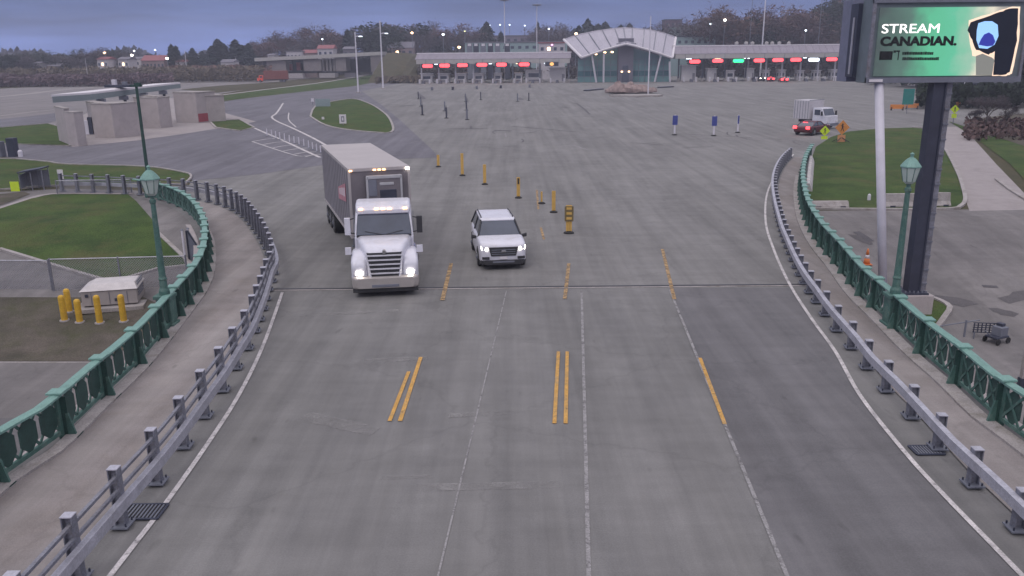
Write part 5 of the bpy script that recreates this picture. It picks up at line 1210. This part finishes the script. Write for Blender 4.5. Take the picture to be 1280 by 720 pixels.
for a_ in ((359,364,80,88),(371,375,78,88)): mb = MB(); ob_box(*a_,6,2,mat('red_panel',(.30,.055,.07),.6),mb); mb.build('red_hoarding', t)
# embankment right of the overpass
mb = MB(); random.seed(5)
cols = [(470,66,90),(482,66,92),(494,67,96),(506,70,100),(514,76,101),(522,88,102)]
Yc = 300
rings = []
for px,pt_,pb_ in cols:
    a = at(px,pb_,Yc); z1 = zat(a.x,Yc+30,pt_); b = Vector((a.x,Yc+30,z1)); a.z = 0
    rings.append([Vector((a.x,Yc-20,-.2)),Vector((a.x,Yc-4,z1*.35)),Vector((a.x,Yc+14,z1*.75)),b,Vector((a.x,Yc+60,z1)),Vector((a.x,Yc+60,-.2))])
mb.loft(rings, dullM); struct(mb.build('embankment_terrain'))

# ------------------------------------------------------------------ far buildings
def house(px, py_top, w_px, h_px, Y, wall_m, roof_m, label, lit=False, d=8, flat=False, wins=3, name='house', cat='house'):
    a = at(px, py_top, Y); w = w_px*Y/F*1.04; z1 = zat(a.x,Y,py_top); h = max(3.0, z1)
    t = thing(name, label, cat, (a.x,Y,0), 0)
    wz = h if flat else h-min(w*.22, h*.4)
    mb = MB(); mb.box((0,d/2,wz/2),(w,d,wz),wall_m); wl_ = mb.build('wall', t)
    mb = MB()
    if flat: mb.box((0,d/2,wz+.15),(w+.5,d+.5,.4),roof_m)
    else: mb.loft([[Vector((x,-.4,wz-.1)),Vector((x,d/2,h)),Vector((x,d+.4,wz-.1))] for x in (-w/2-.3,w/2+.3)], roof_m)
    mb.build('roof', t)
    for k in range(wins):
        mb = MB(); mb.box((-w/2+w*(k+.5)/wins,-.04,wz-1.9),(w/wins*.45,.1,1.1),(warmE if lit and k == 1 else glassD)); mb.build('window', t)
    return t
hw = mat('far_white_wall',(.50,.47,.50),.8); hr_ = mat('far_red_roof',(.26,.09,.10),.8); hg_ = mat('far_grey_roof',(.15,.14,.17),.8); hb = mat('far_brown_wall',(.27,.20,.20),.8); ht_ = mat('far_teal_wall',(.24,.33,.34),.7)
house(44.5,77,7,10,345,hw,hg_,'tiny white house among brush at the far left')
house(65,79,14,8,347,hb,hg_,'small pinkish house right of the tiny white house at the far left')
house(127,71,12,10,330,hw,hr_,'white house with reddish roof above the brush behind the shelter roof',lit=True)
house(153,71,12,10,335,hw,hg_,'pale low house between two lit lamps above the brush',lit=True)
house(190,69,26,8,345,hb,hr_,'long reddish low house above the brush left of the dark conifer',wins=6)
house(367,64.5,17,9,352,hw,hg_,'white low building just above the left part of the overpass',flat=True,wins=4)
house(386,62,16,9,356,hb,hr_,'brown building above the overpass between the two white ones',wins=3)
house(406,56,18,16,352,hw,hr_,'white house with red roof above the middle of the overpass')
house(96,75,14,8,350,hb,hg_,'small brown house with grey roof between the pinkish and red-roofed houses at the left',wins=2)
house(170,71,9,9,352,hw,hg_,'narrow white house beside the brightest lamp at the left',lit=True,wins=1)
house(225,74,12,7,348,hw,hr_,'small pale house with red roof right of the lone dark conifer pair at the left',wins=2)
house(283,74,14,7,350,hw,hg_,'pale low house in front of the dark conifer clump',wins=3)
house(338,67,7,8,350,hw,hg_,'tiny white shed left of the overpass near the red truck',wins=1)
house(435,58,12,10,356,hg_,hg_,'grey house right of the red roofed house above the overpass',wins=2)
house(500,52,30,14,380,hb,hg_,'brown house with lit lamp left of the left toll canopy',lit=True,wins=4)
house(645,53,118,14,345,ht_,hg_,'long pale flat building behind the left toll canopy',flat=True,d=18,wins=14,name='long_building',cat='building')
house(640,45,62,24,420,mat('far_purple_wall',(.20,.18,.24),.8),hg_,'wide purple-grey building with lights behind the long pale one',flat=True,wins=8,name='long_building',cat='building')
house(868,33,44,26,340,mat('far_pale_teal',(.26,.31,.32),.6),hg_,'large pale teal office building rising behind the left end of the right canopy',flat=True,d=16,wins=6,name='office_building',cat='building')
house(862,46,60,8,332,ht_,darkS,'lower glazed wing before the pale teal office building',flat=True,d=8,wins=8,name='office_wing',cat='building')
house(842,25,20,10,420,mat('far_dark_purple',(.10,.07,.10),.8),darkS,'dark purple block left of the pale teal office building',flat=True,wins=3,name='office_building',cat='building')
house(690,54,30,6,300,hw,hr_,'pale lit vehicle shed beside the pavilion roof behind the left canopy',lit=True,flat=True,d=5,wins=4,name='shed',cat='shed')
house(1262,106,50,24,150,mat('far_slate_wall',(.07,.08,.13),.6),greyS,'dark slate building under the right end of the billboard',flat=True,wins=2,name='long_building',cat='building')
# light boxes row on the right canopy and parked vans on the left
for i,px in enumerate((923,935,943,961,968,977,989)):
    q = tp(px,6); z = zat(q.x,q.y,54)
    t = thing('roof_vent','round pale roof vent on the right toll canopy, %s' % nth(i,7),'vent',(q.x,q.y,z),0,'round vents on the right canopy roof')
    mb = MB(); mb.lathe([(.3,-1.6),(.3,-.4),(.6,-.3),(.6,.3),(.2,.5)],(0,0,0),fasciaM,10); mb.build('vent_cowl', t)
for i,px in enumerate((587,595,604,613,622,634)):
    q = at(px,58,300); z = zat(q.x,300,56)
    t = thing('roof_unit','dark boxy unit above the left canopy ridge, %s' % nth(i,6),'roof unit',(q.x,300,0),0,'dark units above the left canopy')
    mb = MB(); mb.box((0,0,z/2+.4),(1.9,1.5,z),darkS if i%2 else greyS); mb.build('body', t); mb = MB(); mb.box((0,-.76,z+.0),(1.2,.05,.8),trimW); mb.build('front_panel', t)
# ------------------------------------------------------------------ trees: unit-height prototypes, copied and scaled
barkM = mat('bark', (.085,.07,.065), .95, var=.25, scale=6)
def leafmat(n, a, b): return mat(n, a, .9, col2=b, scale=2.5, spec=.1)
coniM = leafmat('conifer_needles', (.030,.048,.038), (.014,.024,.024)); brownM = leafmat('brown_autumn_twigs', (.16,.10,.08), (.09,.058,.055)); greyT = leafmat('grey_bare_twigs', (.12,.10,.11), (.07,.06,.07))
dkM = leafmat('dark_evergreen_leaves', (.032,.045,.028), (.014,.022,.018)); purpM = leafmat('purple_brown_twigs', (.14,.08,.078), (.075,.048,.052)); tealM = leafmat('blue_green_needles', (.04,.072,.068), (.02,.036,.038))
def leafquad(V_, F_, c, s, rnd):
    d = Vector((rnd.gauss(0,1),rnd.gauss(0,1),rnd.gauss(0,1))).normalized(); u = d.orthogonal().normalized(); w = d.cross(u)
    o = len(V_); V_ += [c-u*s-w*s*.6, c+u*s-w*s*.5, c+u*s*.7+w*s*.6, c-u*s*.8+w*s*.7]; F_.append((o,o+1,o+2,o+3))
def branch(mb, rnd, p, d, L_, r, depth, tips):
    q = p+d*L_; mb.tube(p, q, r, barkM, r1=r*.6, n=5 if depth > 1 else 4, caps=False); tips.append(q)
    if depth == 0: return
    for k in range(3 if depth > 1 else 4):
        dd = (d+Vector((rnd.gauss(0,.55),rnd.gauss(0,.55),rnd.gauss(.18,.3)))).normalized()
        branch(mb, rnd, p.lerp(q, rnd.uniform(.55,1)), dd, L_*rnd.uniform(.55,.8), r*.55, depth-1, tips)
def tree_proto(kind, seed, lm):
    rnd = random.Random(seed); mb = MB(); V_ = []; F_ = []
    if kind == 'conifer':
        mb.tube((0,0,0),(0,0,.97),.022,barkM,r1=.004,n=6)
        for k in range(26):
            z = .10+.87*k/26; rr = .23*(1-z)**.8*rnd.uniform(.75,1.2)+.012; nb = 9
            for i in range(nb):
                a = 2*math.pi*(i/nb)+rnd.uniform(0,.7); l_ = rr*rnd.uniform(.7,1.25)
                for j in range(6):
                    f_ = (j+.6)/6; leafquad(V_,F_,Vector((math.cos(a)*l_*f_,math.sin(a)*l_*f_,z-.05*f_+rnd.uniform(-.01,.01))),.022+.012*(1-z),rnd)
    elif kind == 'bare':
        tips = []; mb.tube((0,0,0),(0,0,.28),.028,barkM,r1=.02,n=7)
        for k in range(5):
            a = 2*math.pi*k/5+rnd.uniform(-.3,.3); branch(mb, rnd, Vector((0,0,.22+.04*k)), Vector((math.cos(a)*.55,math.sin(a)*.55,.9)).normalized(), .25, .014, 3, tips)
        m_ = max(t.z for t in tips)
        for t in tips:
            for j in range(7):
                c = t+Vector((rnd.gauss(0,.035),rnd.gauss(0,.035),rnd.gauss(0,.035)))
                d = Vector((rnd.gauss(0,1),rnd.gauss(0,1),rnd.gauss(.6,1))).normalized(); u = d.orthogonal().normalized()*.004; o = len(V_)
                V_ += [c-u, c+u, c+d*.05]; F_.append((o,o+1,o+2))
            for _q in range(2): leafquad(V_,F_,t+Vector((rnd.gauss(0,.03),rnd.gauss(0,.03),rnd.gauss(0,.03))),.014,rnd)
        k_ = 1/(m_+.03); V_ = [v*k_ for v in V_]; mb.v = [tuple(Vector(v)*k_) for v in mb.v]
    else:   # broad leafy crown of uneven clumps
        mb.tube((0,0,0),(0,0,.5),.035,barkM,r1=.018,n=7)
        cl = [(Vector((rnd.gauss(0,.14),rnd.gauss(0,.14),rnd.uniform(.32,.86))), rnd.uniform(.09,.19)) for _ in range(15)]+[(Vector((0,0,.62)),.24)]
        for c, r in cl:
            mb.tube((0,0,.3), c, .012, barkM, r1=.004, n=4, caps=False)
            for j in range(int(190*r/.15)):
                d = Vector((rnd.gauss(0,1),rnd.gauss(0,1),rnd.gauss(0,1))).normalized(); leafquad(V_,F_,c+d*r*rnd.uniform(.55,1.08),.016,rnd)
        m_ = max(v.z for v in V_); V_ = [Vector((v.x,v.y,v.z/m_)) for v in V_]
    root = thing('tree','x','tree'); mb.build('trunk', root)
    me = bpy.data.meshes.new('crown'); me.from_pydata([tuple(v) for v in V_],[],F_); me.materials.append(lm); o = bpy.data.objects.new('crown', me); C.objects.link(o); o.parent = root
    return root
PRO = {}
NM = {'conifer':'conifer_tree','bare':'bare_tree','leafy':'leafy_tree'}
def tree(kind, lm, px, py_top, Y, wf, label, seed=0, base=0.0, group=None):
    key = (kind, seed%3, lm.name)
    if key not in PRO: PRO[key] = tree_proto(kind, 100+seed%3*7+len(kind), lm); t = PRO[key]
    else: t = copy_tree(PRO[key])
    q = at(px, py_top, Y); t.name = NM[kind]
    t.location = (q.x, Y, base); h = q.z-base
    t.scale = (h*wf, h*wf, h); t.rotation_euler.z = (seed*1.7)%6.28; tag(t, label, 'tree', group)
    return t
rowN = lambda i, n: nth(i, n)
# dark conifers over the brush on the left
L1 = [(213,53,350,.9),(219,55,352,.9),(240,58,372,1.1),(252,62,380,1.0),(262,57,376,1.1),(271,46,370,1.3),(280,53,371,1.1),(293,47,368,1.3),(302,54,372,1.2),(310,52,374,1.1)]
for i,(px,py,Y,w) in enumerate(L1): tree('conifer', coniM, px, py, Y, w*1.5, 'dark conifer in the clump above the left brush, %s of ten' % rowN(i,10), i, group='dark conifers above the left brush')
L2 = [(4,67),(13,63),(24,66),(33,69),(49,63),(58,66),(71,66),(84,68),(92,62),(103,66),(116,61),(126,59),(133,61),(147,64),(229,66)]
for i,(px,py) in enumerate(L2): tree('bare' if i%3 else 'leafy', greyT if i%2 else dkM, px, py, 330+(i*37)%50, 1.9 if i%3 else 1.5, 'grey bare tree on the far left skyline, %s' % rowN(i,15) if i%3 else 'dark leafy tree on the far left skyline, %s' % rowN(i,15), i, group='trees on the far left skyline')
L3 = [(322,52),(331,47),(345,39),(356,45),(369,46),(381,43),(395,36),(405,33),(413,35),(422,44),(460,35),(470,29),(480,28),(489,34),(497,38),(508,40)]
for i,(px,py) in enumerate(L3): tree('bare' if i%4 else 'leafy', greyT if i%2 else purpM, px, py, 395+(i*29)%45, 1.6, '%s tree behind the overpass, %s' % ('purple-grey bare' if i%4 else 'dense dusky', rowN(i,16)), i, group='bare trees behind the overpass')
tree('conifer', coniM, 434, 34, 390, 1.3, 'narrow dark conifer between the bare trees above the right part of the overpass', 1)
for i,(px,py,w) in enumerate(((474,27,1.9),(485,29,1.9))): tree('leafy', dkM, px, py, 392, w, 'large dark domed tree beside the taller white pole, '+('left' if i == 0 else 'right')+' one of the two', i+1, group='domed dark trees behind the white pole')
L4 = [(519,34,'bare',greyT,1.3),(528,27,'bare',greyT,1.1),(546,40,'conifer',tealM,1.6),(556,37,'conifer',tealM,1.6),(566,30,'bare',purpM,1.5),(576,37,'conifer',tealM,1.7),(584,35,'bare',greyT,1.3),(594,36,'bare',greyT,1.5),(608,24,'conifer',coniM,1.5),(603,31,'conifer',coniM,1.2),(626,37,'conifer',coniM,1.1),(672,24,'conifer',coniM,.7),(684,29,'bare',greyT,1.4),(694,35,'bare',greyT,1.3),(702,40,'bare',purpM,1.3),(718,33,'conifer',coniM,1.5),(724,29,'conifer',coniM,1.4),(735,20,'conifer',coniM,1.4),(741,29,'conifer',coniM,1.4),(748,27,'conifer',coniM,1.5),(757,24,'conifer',coniM,1.5),(764,31,'bare',greyT,1.3),(776,28,'conifer',coniM,1.5),(787,26,'conifer',coniM,1.4),(799,30,'bare',greyT,1.4),(813,31,'conifer',coniM,1.4),(825,28,'bare',greyT,1.4)]
DS = {'bare':'bare grey tree','conifer':'dark conifer'}
for i,(px,py,k,m_,w) in enumerate(L4): tree(k, m_, px, py, 400+(i*31)%60, w, '%s on the skyline behind left canopy and pavilion, %s' % (DS[k] if m_ is not tealM else 'blue-green conifer', ORD[i]+' from the left' if i < 20 else ORD[len(L4)-1-i]+' from the right'), i, group='skyline trees behind the left canopy')
L5 = [(880,20,'bare',greyT,1.5),(893,24,'bare',purpM,1.5),(903,12,'leafy',purpM,1.3),(912,10,'bare',brownM,1.6),(921,16,'leafy',purpM,1.3),(930,22,'leafy',dkM,1.2),(944,21,'leafy',dkM,1.2),(953,18,'leafy',dkM,1.3),(962,23,'leafy',dkM,1.2),(971,24,'bare',purpM,1.5),(982,8,'bare',purpM,1.5),(990,7,'bare',brownM,1.6),(998,12,'leafy',purpM,1.2),(1006,22,'leafy',purpM,1.2),(1016,18,'bare',brownM,1.5),(1027,10,'leafy',purpM,1.3),(1038,5,'leafy',dkM,1.3),(1047,-1,'bare',brownM,1.6),(1056,-6,'leafy',dkM,1.2),(1070,-10,'leafy',dkM,1.3)]
for i,(px,py,k,m_,w) in enumerate(L5): tree(k, m_, px, py, 335+(i*31)%30, w, '%s behind the right toll canopy, %s' % ({'brown_autumn_twigs':'rusty brown bare tree','grey_bare_twigs':'grey bare tree','purple_brown_twigs':'purplish brown tree','dark_evergreen_leaves':'dark green tree'}[m_.name], nth(i,20)), i, group='trees behind the right canopy')
# dark evergreens below and behind the billboard
L6 = [(1100,60,230),(1118,40,235),(1140,20,220),(1160,5,210),(1180,35,200),(1186,62,175),(1200,20,205),(1215,70,170),(1222,30,200),(1238,66,168),(1245,10,190),(1262,30,195),(1280,15,180),(1296,20,175)]
for i,(px,py,Y) in enumerate(L6): tree('leafy' if i%3 else 'conifer', dkM if i%3 else coniM, px, py, Y, 1.2 if i%3 else 1.5, 'dark evergreen behind the billboard, %s of fourteen' % nth(i,14), i, group='dark trees behind the billboard')
# brush masses
def brush(name, pts, Y0, Y1, zt_, n, m, label, cat='brush', s=.5, kind='stuff', seed=1):
    rnd = random.Random(seed); V_ = []; F_ = []
    for _ in range(n):
        u = rnd.random(); px = pts[0]+(pts[1]-pts[0])*u; Y = rnd.uniform(Y0,Y1); q = at(px,90,Y)
        hgt_ = zt_(px)*(.86+.14*math.sin(px*.21+Y*.13)*math.sin(px*.057+1)+rnd.uniform(-.08,.08))
        hgt_ = max(.6,hgt_); leafquad(V_,F_,Vector((q.x,Y,hgt_*math.sqrt(rnd.random()))),s*rnd.uniform(.5,1.1),rnd)
    me = bpy.data.meshes.new(name); me.from_pydata([tuple(v) for v in V_],[],F_); me.materials.append(m); o = bpy.data.objects.new(name, me); C.objects.link(o); tag(o,label,cat,kind=kind)
redB = leafmat('reddish_brush', (.24,.15,.125), (.15,.10,.09)); olvB = leafmat('olive_brush', (.19,.155,.115), (.12,.10,.08)); purB = leafmat('purple_brush', (.17,.12,.13), (.11,.08,.092)); farB = leafmat('far_woods', (.10,.10,.125), (.065,.065,.085))
brush('brush',(-60,215),266,300,lambda p: 3.6,14000,purB,'dense purple-brown brush along the far edge of the pale road at the left',seed=1)
brush('brush',(-60,330),300,330,lambda p: 5.6,14000,olvB,'olive-brown scrub rising behind the purple brush on the left',seed=2)
brush('brush',(205,340),322,345,lambda p: 5.6,10000,redB,'reddish brown scrub below the dark conifers left of the red truck',seed=3)
brush('woods',(-80,1400),520,640,lambda p: 12+3*math.sin(p*.05),16000,farB,'far hazy woods along the whole skyline','woods',s=2.2,seed=4)
brush('brush',(-80,760),410,440,lambda p: 8.5,13000,purB,'dusky brush behind the overpass and the left canopy',s=1.3,seed=5)
brush('brush',(860,1400),300,330,lambda p: 9.5,10000,leafmat('dusky_hedge',(.07,.05,.048),(.035,.03,.03)),'dark brown undergrowth behind the right toll canopy',s=1.1,seed=6)
brush('hedge',(522,722),300,318,lambda p: 4.6,5000,leafmat('lane_hedge',(.10,.085,.075),(.05,.045,.042)),'dusky hedge seen through the lanes under the left canopy','hedge',s=.6,seed=17)
brush('brush',(470,524),270,298,lambda p: 2.0,1500,olvB,'low tan scrub on the embankment left of the left canopy',s=.6,seed=7)
brush('hedge',(1150,1420),128,150,lambda p: 3.6,8000,leafmat('dark_hedge',(.03,.042,.028),(.014,.02,.015)),'dark green hedge under the billboard beyond the orange barriers','hedge',s=.45,seed=8)
brush('brush',(1215,1480),82,105,lambda p: .55+.35*math.sin(p*.13),2600,mat('russet_scrub_twigs',(.13,.085,.08),.9,col2=(.07,.05,.05),scale=2.5,spec=.1),'low reddish brown scrub at the right edge beyond the path',s=.28,seed=9)
for i,(px,pb_,pt_,w) in enumerate(((1238,158,118,1.3),(1225,156,135,1.6),(1262,158,128,1.4))):
    p = gT(px,pb_); tree('bare', greyT, px, pt_, p.y, w, ['tallest bare grey shrub beside the path at the right','small bare grey shrub nearest the path at the right','bare grey shrub at the right, farther from the path'][i], i, group='bare shrubs by the right path')
# lit street lamps among the far houses
lm_ = [(131,66,345,warmE,'warm'),(165,69,350,headE,'bright white'),(168,63.5,352,coldE,'small white'),(209,73,340,headE,'bright white'),(194,62.5,362,coldE,'faint white'),(403,49,370,coldE,'white'),(515,41,372,warmE,'warm orange'),(554,43,360,coldE,'pale round'),(581,39,380,mat('dim_yellow_glow',(.02,.02,.02),emit=(.8,.8,.4),es=1.5),'dim yellow'),(574,59,318,warmE,'pinkish'),(612,31.5,470,coldE,'small cold'),(625,31,472,coldE,'small cold'),(637,31,474,coldE,'small cold'),(656,32,476,coldE,'small cold'),(686,36,380,coldE,'white'),(906,25,325,headE,'bright white'),(1007,38,325,coldE,'white'),(690,56,296,glow('pink_glow',(1,.35,.75),2.5),'pink'),(720,42,330,warmE,'warm'),(888,30,328,coldE,'faint white')]
for i,(px,py,Y,m_,c_) in enumerate(lm_):
    q = at(px,py,Y); t = thing('street_lamp', '%s lit lamp in the far background, %s of them' % (c_, nth(i,20) if False else ORD[sorted(range(20), key=lambda k: lm_[k][0]).index(i)]+' from the left'), 'street lamp', (q.x,Y,0), 0, 'lit lamps in the far background')
    mb = MB(); mb.tube((0,0,0),(0,0,q.z),.12,greyS,n=6); mb.build('pole', t)
    r = .55 if m_ in (headE,warmE) or c_ == 'pale round' else .38
    mb = MB(); mb.lathe([(r*.4,-r*.8),(r,-r*.3),(r,r*.3),(r*.4,r*.7)],(0,-.2,q.z),m_,8); mb.build('lamp_globe', t)
for px,py,h0,lb in ((447.5,45,0,'x'),):
    pass

# ------------------------------------------------------------------ air, sky, light, camera
mb = MB(); mb.box((0,330,38),(1400,1000,84),None) if False else None
hz = bpy.data.materials.new('haze_air'); hz.use_nodes = True; nt = hz.node_tree; nt.nodes.remove(nt.nodes['Principled BSDF'])
pv = nt.nodes.new('ShaderNodeVolumePrincipled'); pv.inputs['Color'].default_value = (.80,.84,1,1); pv.inputs['Density'].default_value = 0.0006; pv.inputs['Anisotropy'].default_value = 0
nt.links.new(pv.outputs[0], nt.nodes['Material Output'].inputs['Volume'])
mb = MB(); mb.box((0,320,17.9),(1500,760,41.9),hz); o = mb.build('haze'); tag(o,kind='stuff')

w = bpy.data.worlds.new('World'); SC.world = w; w.use_nodes = True; nt = w.node_tree; N = nt.nodes; L = nt.links; bg = N['Background']
sky = N.new('ShaderNodeTexSky'); sky.sky_type = 'NISHITA'; sky.sun_disc = False; sky.sun_elevation = R(9); sky.sun_rotation = R(150); sky.dust_density = 2.5
tc = N.new('ShaderNodeTexCoord'); sp_ = N.new('ShaderNodeSeparateXYZ'); L.new(tc.outputs['Generated'], sp_.inputs[0])
# overcast deck: duller and bluer at the horizon, brighter overhead, broken by soft cloud banks
rp = N.new('ShaderNodeValToRGB'); cr = rp.color_ramp; cr.elements[0].position = 0.0; cr.elements[0].color = (.17,.23,.52,1); cr.elements[1].position = 1; cr.elements[1].color = (.95,.90,.95,1)
for ps, cc in ((.05,(.082,.120,.285,1)),(.16,(.092,.132,.30,1)),(.5,(.62,.60,.68,1))): e = cr.elements.new(ps); e.color = cc
L.new(sp_.outputs[2], rp.inputs[0])
mp = N.new('ShaderNodeMapping'); mp.inputs['Scale'].default_value = (2.5,2.5,26); L.new(tc.outputs['Generated'], mp.inputs[0])
nz = N.new('ShaderNodeTexNoise'); nz.inputs['Scale'].default_value = 2.2; nz.inputs['Detail'].default_value = 5; L.new(mp.outputs[0], nz.inputs['Vector'])
mr = N.new('ShaderNodeMapRange'); mr.inputs[1].default_value = .3; mr.inputs[2].default_value = .7; mr.inputs[3].default_value = .78; mr.inputs[4].default_value = 1.3; L.new(nz.outputs['Fac'], mr.inputs[0])
ml = N.new('ShaderNodeMixRGB'); ml.blend_type = 'MULTIPLY'; ml.inputs[0].default_value = 1; L.new(rp.outputs[0], ml.inputs[1]); L.new(mr.outputs[0], ml.inputs[2])
sc_ = N.new('ShaderNodeMixRGB'); sc_.blend_type = 'MULTIPLY'; sc_.inputs[0].default_value = 1; sc_.inputs[2].default_value = (10,10,10,1); L.new(ml.outputs[0], sc_.inputs[1])
mx = N.new('ShaderNodeMixRGB'); mx.inputs[0].default_value = .92; L.new(sky.outputs[0], mx.inputs[1]); L.new(sc_.outputs[0], mx.inputs[2])
L.new(mx.outputs[0], bg.inputs[0]); bg.inputs[1].default_value = 0.10
sun = bpy.data.lights.new('sun','SUN'); sun.energy = .6; sun.angle = R(25); sun.color = (1,.95,.92); so = bpy.data.objects.new('sun', sun); C.objects.link(so)
so.rotation_euler = (R(40),0,R(-30))
cam = bpy.data.cameras.new('camera'); cam.sensor_width = 36; cam.lens = F/1280*36; cam.clip_end = 12000; cam.clip_start = .1
co = bpy.data.objects.new('camera', cam); C.objects.link(co); SC.camera = co
co.location = (0,0,H)
cp, s_p = math.cos(PIT), math.sin(PIT); cr_, sr_ = math.cos(ROLL), math.sin(ROLL)
right = Vector((1,0,0)); up = Vector((0,s_p,cp)); back_ = Vector((0,-cp,s_p))
# image u axis = level right turned by the roll
xax = right*cr_-up*sr_; yax = right*sr_+up*cr_
M3 = Matrix((xax,yax,back_)).transposed().to_4x4(); M3.translation = (0,0,H); co.matrix_world = M3
SC.view_settings.view_transform = 'Standard'; SC.view_settings.look = 'None'; SC.view_settings.exposure = 0.42; SC.view_settings.gamma = 1
SC.cycles.volume_bounces = 0; SC.cycles.max_bounces = 4; SC.cycles.use_denoising = True
